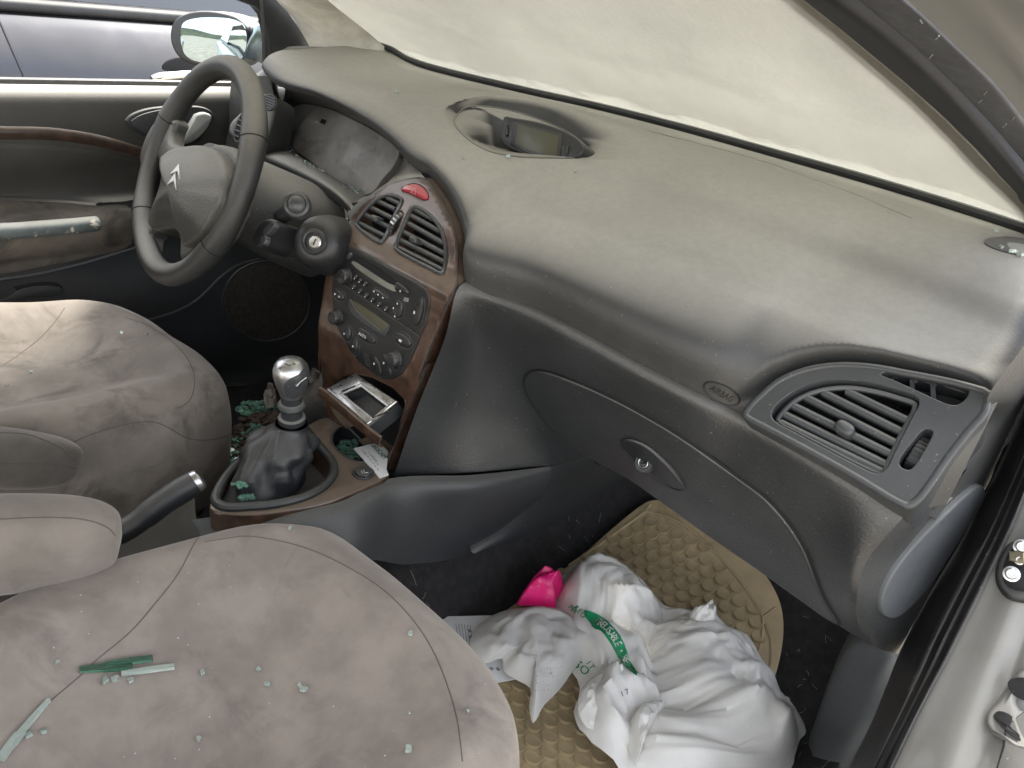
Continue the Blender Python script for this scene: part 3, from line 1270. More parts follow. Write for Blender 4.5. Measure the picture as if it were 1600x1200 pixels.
sl = [((245, 425), (822, 705)), ((268, 380), (845, 665)), ((312, 330), (866, 605)), ((385, 285), (892, 545)), ((478, 258), (920, 480)), ((610, 252), (948, 415))]
slats([(pz('Y5', a)[0], pz('Y5', b)[0]) for a, b in sl], von, VN, M['vent'], surround, wid=.0043, dep=.018)
tp = [von(*p, .006) for p in pz('Y5', (560, 440), (640, 490))]
mk('vent_tab', slab(ellipse((tp[0] + tp[1]) / 2, (tp[1] - tp[0]) * .62, VN.cross((tp[1] - tp[0]).normalized()) * .0075, 24, 2.6), VN, .010, .005, .012), M['vent'], surround)
# defroster vanes
for a, b in (((858, 185), (862, 210)), ((970, 195), (975, 262)), ((1085, 215), (1090, 305))):
    p, q = von(*pz('Y5', a)[0], -.004), von(*pz('Y5', b)[0], -.004)
    mk('vane', box((p + q) / 2 - VN * .012, (q - p) * .62, VN * .014, (q - p).normalized().cross(VN) * .0022), M['vent'], surround)
# adjusting wheel with ribs
wa, wb = von(*pz('Y5', (1055, 500))[0]), von(*pz('Y5', (945, 675))[0])
wd = (wb - wa).normalized()
ws_ = VN.cross(wd).normalized()
wc = (wa + wb) / 2 - VN * .022
wr = (wa - wb).length * .60
mk('adjusting_wheel', lathe([(0, -.0055), (wr - .001, -.0055), (wr, -.0045), (wr, .0045), (wr - .001, .0055), (0, .0055)], wc, ws_, 40), M['trim'], surround)
for k in range(-3, 4):
    a = k * .22
    e = VN * math.cos(a) + wd * math.sin(a)
    mk('rib', box(wc + e * (wr + .0004), ws_ * .0052, wd.cross(ws_) * .0008 if False else e * .0008, (wd * math.cos(a) - VN * math.sin(a)) * .0008), M['black'], surround)

# small oval speaker cover at the windscreen corner
T_pad = bvh(pad)
sp = casts(T_pad, [(1537, 380), (1545, 374), (1570, 371), (1600, 374), (1640, 385), (1640, 400), (1605, 402), (1575, 396), (1550, 388)], .0003)
spd = cr(sp, 3, True)
mk('tweeter_cover', slab(spd, loop_normal(spd) if loop_normal(spd).z > 0 else -loop_normal(spd), .0012, .0008, .006), M['trim'], pad)

# ------------------------------------------------------------------ central display in its hollow



def don(u, v, d=0.0):
    return on_plane(u, v, DP + DN * d, DN)


dsp = cr([don(*p) for p in pz('Y7', (445, 420), (460, 330), (478, 232), (560, 240), (760, 275), (900, 318), (1010, 365), (1090, 415), (1135, 470), (1125, 530), (1080, 575), (900, 580), (720, 565), (560, 520), (470, 470))], 3, True)
display = mk('display_unit', slab(dsp, DN, .004, .003, .05), M['black'], car)
scr = [don(*p, .0050) for p in pz('Y7', (585, 290), (930, 385), (905, 565), (690, 515), (560, 455))]
mk('display_frame', slab(inset([don(*p, .004) for p in pz('Y7', (545, 265), (960, 372), (935, 590), (690, 540), (525, 470))], 0, DN), DN, .0015, .001, .004), M['radio'], display)
mk('display_screen', slab(scr, DN, .001, .0005, .004), M['lcd'], display)
for p, q in (((487, 300), (490, 385)), ((1000, 470), (985, 545))):
    a, b = don(*pz('Y7', p)[0], .005), don(*pz('Y7', q)[0], .005)
    mk('display_button', tube([a, b], .0024, 8), M['button'], display)
for c in ((532, 368), (950, 490)):
    a = don(*pz('Y7', c)[0], .0046)
    mk('button_mark', tube(ellipse(a, Vector((.0020, 0, 0)), DN.cross(Vector((1, 0, 0))) * .0036, 12), .0003, 4, True), M['ink_grey'], display)

# ------------------------------------------------------------------ instrument binnacle
BRW = [pad_cols[i][9] for i in range(0, 9)]
lensx = pz('Z2', (283, 500), (350, 510), (430, 545), (520, 590), (600, 640), (665, 705), (640, 770), (590, 830), (545, 890), (500, 905), (430, 868), (350, 820), (250, 745), (180, 690), (172, 660), (205, 585))
LN = Vector((-.05, -.86, .50)).normalized()
LP = at(540, 240, 'y', .150)


def lon(u, v, d=0.0):
    return on_plane(u, v, LP + LN * d, LN)


# walls: from the brow lip inwards, behind the lens, then out over the ledge
bpx = [(418, 124), (432, 134), (450, 142), (490, 153), (560, 191), (600, 222), (640, 264), (660, 283)]
back_top = [(440, 172), (455, 168), (470, 163), (494, 165), (542, 178), (602, 212), (628, 238), (640, 258)]
back_bot = [(434, 222), (438, 226), (445, 231), (457, 236), (505, 266), (545, 292), (562, 300), (575, 306)]
ledge = [(402, 243), (412, 248), (430, 254), (450, 263), (501, 288), (530, 308), (546, 326), (550, 338)]
Rb = [BRW[min(8, k)] for k in (0, 1, 2, 3, 4, 5, 6, 7)]
R1 = [p + Vector((0, .035, -.012)) for p in Rb]
R2 = [lon(*p, -.012) for p in back_top]
R3 = [lon(*p, -.012) for p in back_bot]
ly = [.055, .05, .04, .03, .0, -.02, -.04, -.06]
R5 = [at(u, v, 'y', y) for (u, v), y in zip(ledge, ly)]
R4 = [a.lerp(b, .45) + Vector((0, -.004, .008)) for a, b in zip(R3, R5)]
R6 = [p + Vector((0, .006, -.016)) for p in R5]
R7 = [p + Vector((0, .10, -.05)) for p in R5]
binn = mk('instrument_binnacle', patch([Rb, R1, R2], 6, 6), M['dash_dusty'], car, angle=60)
mk('cluster_back', patch([R2, [a.lerp(b, .5) for a, b in zip(R2, R3)], R3], 6, 4), M['dash_dusty'], binn, angle=60)
ledge_o = mk('cluster_ledge', patch([R3, R4, R5, R6], 6, 6), M['pad'], binn, angle=60)
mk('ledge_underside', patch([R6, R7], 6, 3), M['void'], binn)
lens = mk('cluster_lens', slab(cr([lon(*p) for p in lensx], 3, True), LN, .002, .0015, .012), M['lens'], binn)
for c, w, h in (((505, 190), .0085, .0045), ((627, 246), .002, .0035)):
    p = lon(*c, .0025)
    ux = (lon(c[0] + 5, c[1] + 2, .0025) - p).normalized()
    mk('lens_mark', box(p, ux * w, LN.cross(ux) * h, LN * .0006), M['void'], lens)
# left end of the dash: wall of the binnacle and the driver's vent pod
podL = [(380, 178), (392, 160), (412, 148), (430, 150), (434, 165), (430, 195), (420, 225), (410, 238), (398, 238), (376, 225), (362, 212), (364, 195)]
PN = Vector((.35, -.86, .38)).normalized()
PP = at(400, 195, 'x', -.60)
pod = mk('driver_vent_pod', slab(cr([on_plane(u, v, PP, PN) for u, v in podL], 3, True), PN, .012, .008, .06), M['dash_dusty'], car)
for c, a, b in (((421, 160), .016, .014), ((378, 198), .013, .030)):
    p = on_plane(*c, PP + PN * .0125, PN)
    ux = Vector((1, 0, 0))
    ux = (ux - PN * ux.dot(PN)).normalized()
    uz = PN.cross(ux)
    L = ellipse(p, ux * a, uz * b, 24)
    mk('vent_mouth', slab(L, PN, .0006, .0003, .003), M['void'], pod)
    mk('vent_rim', tube(L, .0022, 6, True), M['dash'], pod)
    for k in (-2, -1, 0, 1, 2):
        w = a * math.sqrt(1 - (k / 3) ** 2)
        mk('slat', box(p + uz * b * k / 3 + PN * .002, ux * w, uz * .0014, PN * .002), M['vent'], pod)
# left wall below the brow, closing the binnacle to the door
mk('binnacle_side', patch([[Vector((-.70, .06, .70)), BRW[0] + Vector((0, .01, -.004)), R2[0]],
                           [Vector((-.70, .05, .62)), PP + Vector((.03, .03, 0)), (R2[0] + R3[0]) / 2],
                           [Vector((-.70, .03, .53)), R5[0] + Vector((-.03, .02, -.02)), R3[0]]], 6, 6), M['pad'], binn)
mk('dash_left_shoulder', patch([[Vector((-.72, .10, .70)), pad_cols[0][9] + Vector((-.02, .02, -.005))], [Vector((-.72, .2, .745)), pad_cols[0][6]], [Vector((-.72, .34, .76)), pad_cols[0][3]], [Vector((-.71, .38, .77)), pad_cols[0][0]]], 4, 5), M['pad'], pad)
# knee panel and dark void below the instruments
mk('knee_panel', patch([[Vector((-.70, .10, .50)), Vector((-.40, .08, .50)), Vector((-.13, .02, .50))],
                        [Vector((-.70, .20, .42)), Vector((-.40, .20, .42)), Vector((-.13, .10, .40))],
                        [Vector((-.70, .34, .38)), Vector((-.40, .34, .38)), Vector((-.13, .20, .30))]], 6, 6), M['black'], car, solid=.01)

# ------------------------------------------------------------------ wood fascia with vents, radio and climate panel
xs = [-.17 + .34 * j / 34 for j in range(35)]
zs = [.262 + .455 * i / 90 for i in range(91)]
fascia = mk('centre_fascia', grid([[Vector((x, fy(z), z)) for x in xs] for z in zs]), M['wood'], car, solid=.03)
if fascia.data.vertices[0].co.y + fascia.location.y > 0:
    pass
out_px = pz('Z4', (1030, 52), (1060, 75), (1110, 140), (1200, 280), (1280, 450), (1318, 600), (1330, 750), (1325, 900), (1318, 1005)) + \
    pz('Z5', (1075, 440), (1040, 510), (960, 740), (880, 930), (800, 1150)) + pz('Z6', (1540, 130), (1440, 370), (1340, 620), (1265, 830), (1256, 880)) + \
    [(585, 715), (545, 672), (520, 655)] + pz('Z6', (845, 500), (815, 300), (803, 100)) + pz('Z5', (38, 1050), (38, 850), (55, 560), (105, 250), (150, 90), (190, 35), (240, 5)) + \
    pz('Z4', (370, 450), (395, 400), (480, 300), (600, 192), (750, 104), (850, 72), (940, 52))
fo = [fas(*p) for p in out_px]
cut(fascia, [prism([Vector((p.x, -.6, p.z)) for p in fo], (0, 1.2, 0))], 'INTERSECT')
ventL = [fas(*p) for p in pz('Z4', (430, 465), (450, 410), (520, 320), (600, 240), (690, 190), (770, 185), (850, 225), (855, 260), (830, 310), (790, 390), (740, 510), (700, 590), (660, 640), (620, 625), (520, 560), (450, 500))]
ventR = [fas(*p) for p in pz('Z4', (780, 680), (800, 610), (840, 500), (880, 410), (915, 330), (940, 295), (985, 292), (1060, 330), (1130, 390), (1190, 470), (1230, 570), (1250, 680), (1245, 800), (1228, 890), (1190, 912),
                                  (1080, 860), (920, 780), (810, 715))]
haz = [fas(*p) for p in pz('Z4', (843, 160), (870, 120), (950, 95), (1010, 105), (1060, 145), (1088, 200), (1085, 235), (1050, 250), (980, 220), (900, 185))]
slot = [fas(*p) for p in pz('Z4', (820, 350), (845, 350), (850, 375), (820, 450), (775, 540), (740, 568), (722, 550), (735, 500), (775, 420))]
radpx = pz('Z5', (212, 62), (235, 45), (262, 42), (400, 120), (560, 215), (720, 300), (840, 372), (885, 410), (908, 460), (908, 540), (880, 680), (840, 775))
climpx = pz('Z5', (840, 775), (800, 870), (750, 980), (695, 1070), (630, 1112), (560, 1115), (480, 1080), (400, 1010), (320, 930), (250, 820), (190, 700), (158, 570), (150, 430), (155, 312))
leftpx = pz('Z5', (155, 312), (165, 230), (190, 130))
rad_all = [fas(*p) for p in radpx + climpx[1:-1] + leftpx]
ash = [fas(*p) for p in [(512, 612), (555, 584), (632, 624), (626, 655), (603, 715), (580, 705), (540, 668), (518, 640)]]


def yprism(L, k=1.0):
    L = cr(L, 3, True)
    c = centroid(L)
    return prism([Vector((c.x + (p.x - c.x) * k, -.6, c.z + (p.z - c.z) * k)) for p in L], (0, 1.2, 0))


cut(fascia, [yprism(ventL), yprism(ventR), yprism(haz), yprism(slot, 1.03), yprism(rad_all, .985), yprism(ash)], bevel=.0018, angle=40)
T_f = bvh(fascia)
FN = Vector((0, -.93, .36)).normalized()
mk('fascia_edge', tube([p + Vector((0, .0030, 0)) for p in cr(fo, 2, True)], .0016, 6, True), M['black'], fascia)
mk('fascia_backing', grid([[Vector((x, fy(z) + .034, z)) for x in (-.095, 0, .095)] for z in np.linspace(.30, .66, 30)]), M['void'], fascia, solid=.004)


def fon(u, v, d=0.0):
    p = fas(u, v)
    return p + fas_n(p) * d


def fplane(px, d=0.0):
    """plane of a patch of the fascia: loop of points flattened to their mean plane"""
    return [fon(u, v, d) for u, v in px]


for L, prs, tab in ((ventL, (((455, 440), (690, 560)), ((500, 365), (718, 480)), ((548, 300), (745, 400)), ((605, 240), (775, 322)), ((700, 215), (815, 270)), ((440, 490), (668, 620))), (625, 415)),
                    (ventR, (((800, 655), (1225, 870)), ((820, 590), (1230, 795)), ((845, 520), (1225, 722)), ((880, 440), (1205, 625)), ((905, 370), (1175, 520)), ((930, 310), (1110, 410))), (975, 605))):
    Ld = cr(L, 3, True)
    vent = mk('centre_vent', tube([p + FN * .0005 for p in inset(Ld, .0025, FN)], .0026, 8, True), M['vent'], car)
    mk('vent_cavity', prism([p - FN * .026 for p in Ld], FN * -.003), M['void'], vent)
    slats([(pz('Z4', a)[0], pz('Z4', b)[0]) for a, b in prs], lambda u, v, o: fon(u, v, o), FN, M['vent'], vent, wid=.0034, dep=.013, off=-.004)
    c = fon(*pz('Z4', tab)[0], -.001)
    ux = Vector((1, 0, 0))
    uy = FN.cross(ux)
    mk('vent_tab', slab(ellipse(c, ux * .0075, uy * .0045, 20, 3), FN, .010, .003, .006), M['vent'], vent)
hz = cr([p for p in haz], 3, True)
hazard = mk('hazard_button', slab(inset(hz, .0012, FN), FN, .003, .002, .02, dome=.003), M['red'], car)
hc = centroid(hz) + FN * .0066
tri = [hc + Vector((-.005, 0, 0)) + FN.cross(Vector((1, 0, 0))) * -.004, hc + Vector((.005, 0, 0)) + FN.cross(Vector((1, 0, 0))) * -.004, hc + FN.cross(Vector((1, 0, 0))) * .004]
mk('warning_triangle', tube(tri, .0004, 4, True), plain('pale red print', (.75, .45, .45), .4), hazard)
s0, s1 = fon(*pz('Z4', (835, 365))[0]), fon(*pz('Z4', (735, 545))[0])
sd = (s1 - s0).normalized()
sw = FN.cross(sd).normalized()
thumb = mk('vent_thumbwheel', lathe([(0, -.004), (.0235, -.004), (.0245, -.003), (.0245, .003), (.0235, .004), (0, .004)], (s0 + s1) / 2 - FN * .0190, sw, 36), M['button'], car)
for k in range(-3, 4):
    a = k * .24
    e = FN * math.cos(a) + sd * math.sin(a)
    mk('rib', box((s0 + s1) / 2 - FN * .0190 + e * .0247, sw * .0036, e * .0007, (sd * math.cos(a) - FN * math.sin(a)) * .0012), M['steel'], thumb)

# radio and climate panel: two plates that meet along a line
RN = fas_n(Vector((0, 0, .53)))


def fslab(px, n_, h, r, depth, m, name, parent, dense=3, dome=0.0, d=0.0, closed=True):
    L = cr([fon(u, v, d) for u, v in px], dense, True)
    return mk(name, slab(L, n_, h, r, depth, dome=dome), m, parent)


def conform(px, name, m, off, parent, yf):
    """plate over a pixel outline that follows the fascia's lean"""
    P = [Vector((u, v, 0)) for u, v in px]
    D_ = []
    for a, b in zip(P, P[1:] + P[:1]):
        n_ = max(1, int((b - a).length / 4))
        D_ += [a.lerp(b, i / n_) for i in range(n_)]
    L = []
    for p in D_:
        q = fas(p.x, p.y)
        L.append(Vector((q.x, yf(q.z), q.z)))
    c = centroid(L)
    rings = [[p + Vector((0, .015, 0)) for p in L], [p + Vector((0, -off + .001, 0)) for p in L]]
    for s_, o_ in ((.995, off - .0002), (.988, off), (.9, off), (.75, off), (.6, off), (.45, off), (.3, off), (.15, off)):
        rings.append([Vector((c.x + (p.x - c.x) * s_, yf(c.z + (p.z - c.z) * s_) - o_, c.z + (p.z - c.z) * s_)) for p in L])
    V, F = grid(rings, True)
    F.append(tuple(range(len(V) - len(L), len(V))))
    return mk(name, (V, F), m, parent, angle=40)


rp = leftpx[::-1][0:0] + pz('Z5', (156, 305), (165, 230), (190, 130)) + radpx[:-1] + pz('Z5', (842, 768))
radio = None


def follow_poly(px, name, m, off, parent, z0, z1, straight):
    zz = np.linspace(z0, z1, 70)
    g_ = [[Vector((x, fy(z) - off, z)) for x in [-.13 + .26 * j / 12 for j in range(13)]] for z in zz]
    o = mk(name, grid(g_), m, parent, solid=.02)
    P = [fas(*p) for p in px]
    L = cr(P, 3, False) if straight else cr(P, 3, True)
    cut(o, [prism([Vector((p.x, -.6, p.z)) for p in L], (0, 1.2, 0))], 'INTERSECT', bevel=.0010)
    return o


radio = conform(rp, 'radio', M['radio'], .0015, car, fy)
climate = conform(climpx, 'climate_panel', M['radio'], .0015, car, fy)
D = .0016


def px_ellipse(c, a, b, ang, n=24, p=2.0):
    ca, sa = math.cos(math.radians(ang)), math.sin(math.radians(ang))
    out = []
    for k in range(n):
        t = 2 * math.pi * k / n
        x, y = math.cos(t), math.sin(t)
        x, y = a * math.copysign(abs(x) ** (2 / p), x), b * math.copysign(abs(y) ** (2 / p), y)
        out.append((c[0] + x * ca - y * sa, c[1] + x * sa + y * ca))
    return out


def button(c, a, b, ang, parent, name='button', h=.0022, m='button', dome=.0008, p=2.0, z='Z5'):
    L = [fon(*pz(z, q)[0], D) for q in px_ellipse(c, a, b, ang, 22, p)]
    o = mk(name, slab(L, loop_normal(L) if loop_normal(L).dot(RN) > 0 else -loop_normal(L), h, .0009, .004, arc=2, dome=dome), M[m], parent)
    return o


def groove_ring(c, a, b, ang, parent, z='Z5', m='vent'):
    L = [fon(*pz(z, q)[0], D) for q in px_ellipse(c, a, b, ang, 26)]
    mk('button_rim', tube(L, .0007, 5, True), M[m], parent)


def mark(c, w, h, parent, m='white_ink', z='Z5', lift=.0040):
    p = fon(*pz(z, c)[0], D + lift)
    nn = fas_n(p)
    ux = Vector((1, 0, 0))
    mk('printed_mark', box(p, ux * w, nn.cross(ux) * h, nn * .0002), M[m], parent)


def knob(c, r, parent, hh=.012):
    p = fon(*pz('Z5', c)[0], D)
    nn = fas_n(p)
    prof = [(0, -.003), (r * 1.12, -.003), (r * 1.12, .0015), (r, .002), (r * .96, hh - .002), (r * .88, hh - .0004), (r * .80, hh), (0, hh - .0008)]
    k = mk('rotary_knob', lathe(prof, p - nn * .0, nn, 36), M['button'], parent)
    return k


# radio face
for c, a, b, an in (((213, 195), 22, 92, 8), ((828, 590), 34, 112, 14)):
    button(c, a, b, an, radio, 'side_button', h=.0026)
    groove_ring(c, a + 8, b + 8, an, radio)
mark((205, 190), .0010, .0020, radio)
mark((810, 590), .0013, .0020, radio)
knob((268, 312), .0115, radio)
for c in ((343, 318), (381, 343), (419, 368), (330, 395), (378, 427), (426, 461), (476, 495), (528, 528), (582, 563)):
    button(c, 14, 22, 18, radio, h=.0034, dome=.0012)
    mark((c[0] + 4, c[1] + 8), .0006, .0008, radio, lift=.0052)
button((535, 448), 70, 22, 36, radio, 'rocker_button', h=.003)
groove_ring((535, 448), 78, 29, 36, radio)
for c in ((497, 425), (530, 450), (568, 475)):
    mark(c, .0014, .0009, radio, lift=.0046)
button((672, 562), 40, 72, 4, radio, 'seek_button', h=.003)
groove_ring((672, 562), 47, 82, 4, radio)
for c in ((680, 520), (650, 555), (660, 620)):
    mark(c, .0009, .0012, radio, lift=.0046)
L = [fon(*q, D) for q in pz('Z5', (652, 375), (665, 355), (715, 385), (752, 425), (755, 445), (735, 448), (690, 430), (655, 408))]
mk('eject_button', slab(cr(L, 3, True), RN, .004, .0012, .004, dome=.001), M['button'], radio)
mark((668, 385), .0008, .0018, radio, 'steel', lift=.0056)
mark((708, 422), .0010, .0012, radio, lift=.0056)
button((295, 150), 16, 24, 20, radio, 'stalk_tip', h=.004, m='vent')
L = [fon(*q, D + .0010) for q in pz('Z5', (320, 148), (345, 150), (480, 235), (655, 355), (650, 378), (600, 355), (470, 275), (325, 178))]
mk('cassette_slot', slab(L, RN, .0007, .0003, .003), M['void'], radio)
L = [fon(*q, D + .0010) for q in pz('Z5', (318, 188), (400, 235), (520, 312), (600, 362), (650, 388), (652, 425), (600, 408), (500, 350), (390, 275), (312, 208))]
mk('display_strip', slab(cr(L, 2, True), RN, .0009, .0004, .003), mat('pale radio strip', (.20, .20, .175), .35, dust=.3), radio)
L = [fon(*q, D + .0002) for q in pz('Z5', (715, 470), (752, 480), (745, 510), (710, 500))]
mk('cd_mark', slab(L, RN, .0004, .0002, .001), M['ink_grey'], radio)
# climate face
rim_ = [fon(*q, D) for q in pz('Z5', (285, 492), (300, 490), (330, 555), (400, 625), (500, 700), (565, 748), (590, 700), (605, 700), (580, 765), (560, 772), (520, 755), (420, 690), (320, 610), (292, 560))]
mk('screen_rim', slab(cr(rim_, 2, True), RN, .0018, .0008, .003), M['vent'], climate)
L = [fon(*q, D) for q in pz('Z5', (300, 492), (360, 520), (480, 595), (602, 690), (568, 745), (490, 700), (390, 615), (325, 555))]
mk('climate_screen', slab(L, RN, .0006, .0003, .003), M['lcd'], climate)
for c, a, b, an in (((208, 455), 52, 32, 48), ((420, 772), 90, 38, 38), ((705, 805), 78, 44, 38), ((278, 757), 26, 58, 4), ((337, 855), 22, 66, 2)):
    button(c, a, b, an, climate, 'oval_button', h=.0024, dome=.0012)
    groove_ring(c, a + 9, b + 9, an, climate)
for c, w, h in (((190, 448), .0012, .0014), ((222, 468), .0012, .0014), ((262, 755), .0010, .0014), ((330, 852), .0012, .0014), ((700, 810), .0026, .0016)):
    mark(c, w, h, climate)
L0 = fon(*pz('Z5', (405, 770))[0], D + .0038)
flat_text('auto_lettering', 'AUTO', L0, fon(*pz('Z5', (440, 792))[0]) - fon(*pz('Z5', (370, 745))[0]), RN.cross(Vector((1, 0, 0))), .0062, M['white_ink'], climate, thick=.0002)
for c, a in (((510, 1005), 74), ((585, 1000), 90)):
    button(c, 16, a, -18, climate, 'seat_heater_button', h=.0020)
    mark((c[0] - 14, c[1] - 18), .0012, .0014, climate)
knob((198, 632), .0105, climate)
knob((650, 960), .0115, climate)
for k in range(6):
    p, q = fon(*pz('Z5', (395 + k * 3, 905 + k * 17))[0], D + .0003), fon(*pz('Z5', (440 + k * 3, 928 + k * 17))[0], D + .0003)
    mk('grille_line', tube([p, q], .0005, 4), M['vent'], climate)

# ------------------------------------------------------------------ ashtray pulled open
AN = Vector((0, -.57, .82)).normalized()
AP = Vector((0, -.15, .390))


def aon(q, d=0.0):
    u, v = pz('Z6', q)[0]
    return on_plane(u, v, AP + AN * d, AN)


ao = [aon(q) for q in ((855, 318), (1055, 205), (1345, 400), (1140, 560))]
ashtray = mk('ashtray', slab(ao, AN, .002, .0015, .026), M['trim'], car)
plate = mk('ashtray_plate', slab(inset(ao, -.0005, AN), AN, .006, .0025, .001), M['steel'], ashtray)
inn = [aon(q, .006) for q in ((960, 335), (1085, 285), (1262, 420), (1165, 500))]
cut(plate, [prism([p + AN * .02 for p in inn], AN * -.05)], bevel=.0006)
cut(ashtray, [prism([p + AN * .02 for p in inn], AN * -.044)])
mk('ashtray_liner', prism([p - AN * .024 for p in inn], AN * .002), M['black'], ashtray)
for a, b in (((950, 318), (1045, 280)), ((1165, 502), (1265, 462))):
    mk('pressed_slot', tube([aon(a, .0064), aon(b, .0064)], .0011, 6), M['void'], ashtray)
ridge = [aon(q, .0062) for q in ((935, 335), (1085, 262), (1290, 415), (1160, 522))]
mk('pressed_rib', tube(cr(ridge, 1, True), .0009, 6, True), M['steel'], ashtray)
for c in ((985, 358), (1130, 480), (1300, 395)):
    mk('rivet', lathe([(0, 0), (.002, 0), (.0018, .0015), (0, .002)], aon(c, .006), AN, 12), M['steel'], ashtray)
fr = [aon(q, -.001) for q in ((815, 295), (870, 330), (1140, 562), (1240, 640))]
rows = [[p + AN * .004 for p in fr], [p + Vector((0, -.006, .002)) for p in fr], [p + Vector((0, -.007, -.012)) for p in fr], [p + Vector((0, .0, -.016)) for p in fr]]
mk('ashtray_front', patch(rows, 4, 3), M['wood'], ashtray, solid=.003)
# moulding from the instruments down to the fascia
A_ = [lon(650, 254, -.002), lon(634, 258), lon(614, 280), lon(590, 299), lon(566, 307), lon(545, 296)]
B_ = [fas(662, 280), fas(637, 280), fas(611, 288), fas(585, 304), fas(563, 325), fas(546, 348)]
B_ = [p + Vector((0, .005, 0)) for p in B_]
mk('cluster_shoulder', patch([A_, [a.lerp(b, .5) + Vector((0, -.002, .003)) for a, b in zip(A_, B_)], B_, [p + Vector((0, .02, -.01)) for p in B_]], 5, 5), M['pad'], binn)
mk('dark_gap_filler', box(Vector((-.150, .03, .555)), Vector((.045, 0, 0)), Vector((0, .055, 0)), Vector((0, 0, .050))), M['void'], binn)  # black block added behind the fascia edge to shut out a bright gap

# ------------------------------------------------------------------ console between the seats
Z = Vector((0, 0, 1))
plpx = [(509, 655), (480, 668), (450, 690), (400, 712), (360, 745), (333, 780), (328, 798), (345, 806), (400, 808), (464, 799), (516, 787), (545, 776), (579, 762), (608, 746), (602, 735), (560, 690), (530, 665)]
ptop = cr([at(u, v, 'z', .298) for u, v in plpx], 3, True)
console = mk('centre_console', slab(ptop, Z, .004, .003, .10), M['wood_top'], car)
boot_out = [at(u, v, 'z', .300) for u, v in pz('Z6', (78, 1100), (95, 1020), (200, 870), (330, 770), (500, 690), (640, 650), (740, 668), (830, 755), (885, 830), (893, 900), (835, 985), (700, 1065), (500, 1118), (300, 1138), (150, 1140))]
bo = cr(boot_out, 4, True)
cup = cr([at(u, v, 'z', .300) for u, v in pz('Z6', (885, 690), (885, 630), (930, 575), (1010, 550), (1090, 575), (1170, 640), (1195, 700), (1170, 780), (1100, 818), (1010, 795), (940, 750))], 3, True)
cut(console, [prism([p + Z * .05 for p in inset(bo, .004, Z)], (0, 0, -.12)), prism([p + Z * .05 for p in cup], (0, 0, -.13))], bevel=.0015)
mk('cup_holder', join(tube([p + Z * .001 for p in cup], .0022, 6, True), prism([p - Z * .045 for p in cup], (0, 0, -.003)), grid([[p for p in cup] + [cup[0]], [p - Z * .045 for p in cup] + [cup[0] - Z * .045]])), M['black'], console)
mk('boot_ring', tube([p + Z * .004 for p in bo], .0065, 10, True), M['leather'], console)
mk('boot_well', prism([p - Z * .035 for p in bo], (0, 0, -.004)), M['black'], console)
bc = at(*pz('Z6', (1103, 888))[0], 'z', .303)
lockb = mk('lock_switch', lathe([(0, 0), (.0125, 0), (.0125, .004), (.0118, .005), (.0105, .0052), (0, .0056)], bc, Z, 36), M['button'], console)
mk('switch_rim', tube(ellipse(bc + Z * .001, Vector((.0142, 0, 0)), Vector((0, .0142, 0)), 32), .0016, 6, True), M['black'], console)
for a, b in (((1085, 868), (1098, 888)), ((1100, 862), (1112, 884)), ((1112, 884), (1135, 880))):
    p, q = at(*pz('Z6', a)[0], 'z', .3088), at(*pz('Z6', b)[0], 'z', .3088)
    mk('printed_mark', tube([p, q], .0005, 4), M['white_ink'], lockb)

# gaiter: rings from the opening up to the collar, with folds
colc = at(456, 655, 'x', -.004)
knob_c = at(455, 590, 'x', 0)
boot_base = [p - Z * .012 for p in inset(bo, .010, Z)]
bcx = centroid(boot_base)
boot_base = [bcx + (p - bcx) * .84 + Vector((-.012, -.012, 0)) for p in boot_base]
bcx = centroid(boot_base)
rows = []
nb = len(boot_base)
topc = Vector((colc.x, colc.y, colc.z - .006))
for k in range(30):
    t = k / 29
    ctr = bcx.lerp(topc, t)
    ring = []
    for j, p in enumerate(boot_base):
        d = p - bcx
        d.z = 0
        a = math.atan2(d.y, d.x)
        dn = d.normalized()
        collar = .0185 + .004 * t
        # the skirt lies flat round the opening, then gathers into a sleeve that bulges to the driver's side
        w = (1 - t) ** 1.9 * .93
        slv = collar + .022 * math.sin(math.pi * min(1, t * 1.05)) ** 1.2 * (1 + .35 * math.cos(a - 2.6))
        r_ = d * w + dn * slv * (1 - w) ** .8
        n1 = noise.noise(Vector((math.cos(a) * 1.3, math.sin(a) * 1.3, t * 3.0 + 2)))
        n2 = 1 - abs(noise.noise(Vector((math.cos(a + t * .9) * 2.3, math.sin(a + t * .9) * 2.3, t * 1.7 + 7)))) * 2
        fold = (n1 * .009 + (n2 - .5) * .010) * math.sin(math.pi * min(1, t * 1.1 + .04))
        z = bcx.z + (topc.z - bcx.z) * (t ** .92) + .010 * (n2 - .4) * math.sin(math.pi * t) * (1 - t)
        ring.append(Vector((ctr.x, ctr.y, z)) + r_ + dn * fold)
    rows.append(ring)
gear = mk('gear_lever', lathe([(.009, -.03), (.009, .042), (.014, .042), (.014, .030), (.017, .028), (.0195, .024), (.017, .020), (.0145, .018), (.0145, .006), (.0185, .004), (.0185, -.003), (.012, -.006)][::-1], colc, (knob_c - colc), 28), M['trim'], car)
gaiter = mk('gaiter', grid(rows, True), M['leather'], gear, angle=70)
T_g = bvh(gaiter)
for off in (-5, 5):
    st = casts(T_g, pz('Z6', (515 + off, 590), (505 + off, 640), (497 + off, 690), (490 + off, 745), (483 + off, 790)), .0004)
    for a, b in zip(st, st[1:]):
        for i in range(3):
            mk('stitch', tube([a.lerp(b, i / 3 + .05), a.lerp(b, i / 3 + .25)], .0005, 4), M['ink_grey'], gear)
kax = (knob_c - colc).normalized()
KS = 1.04
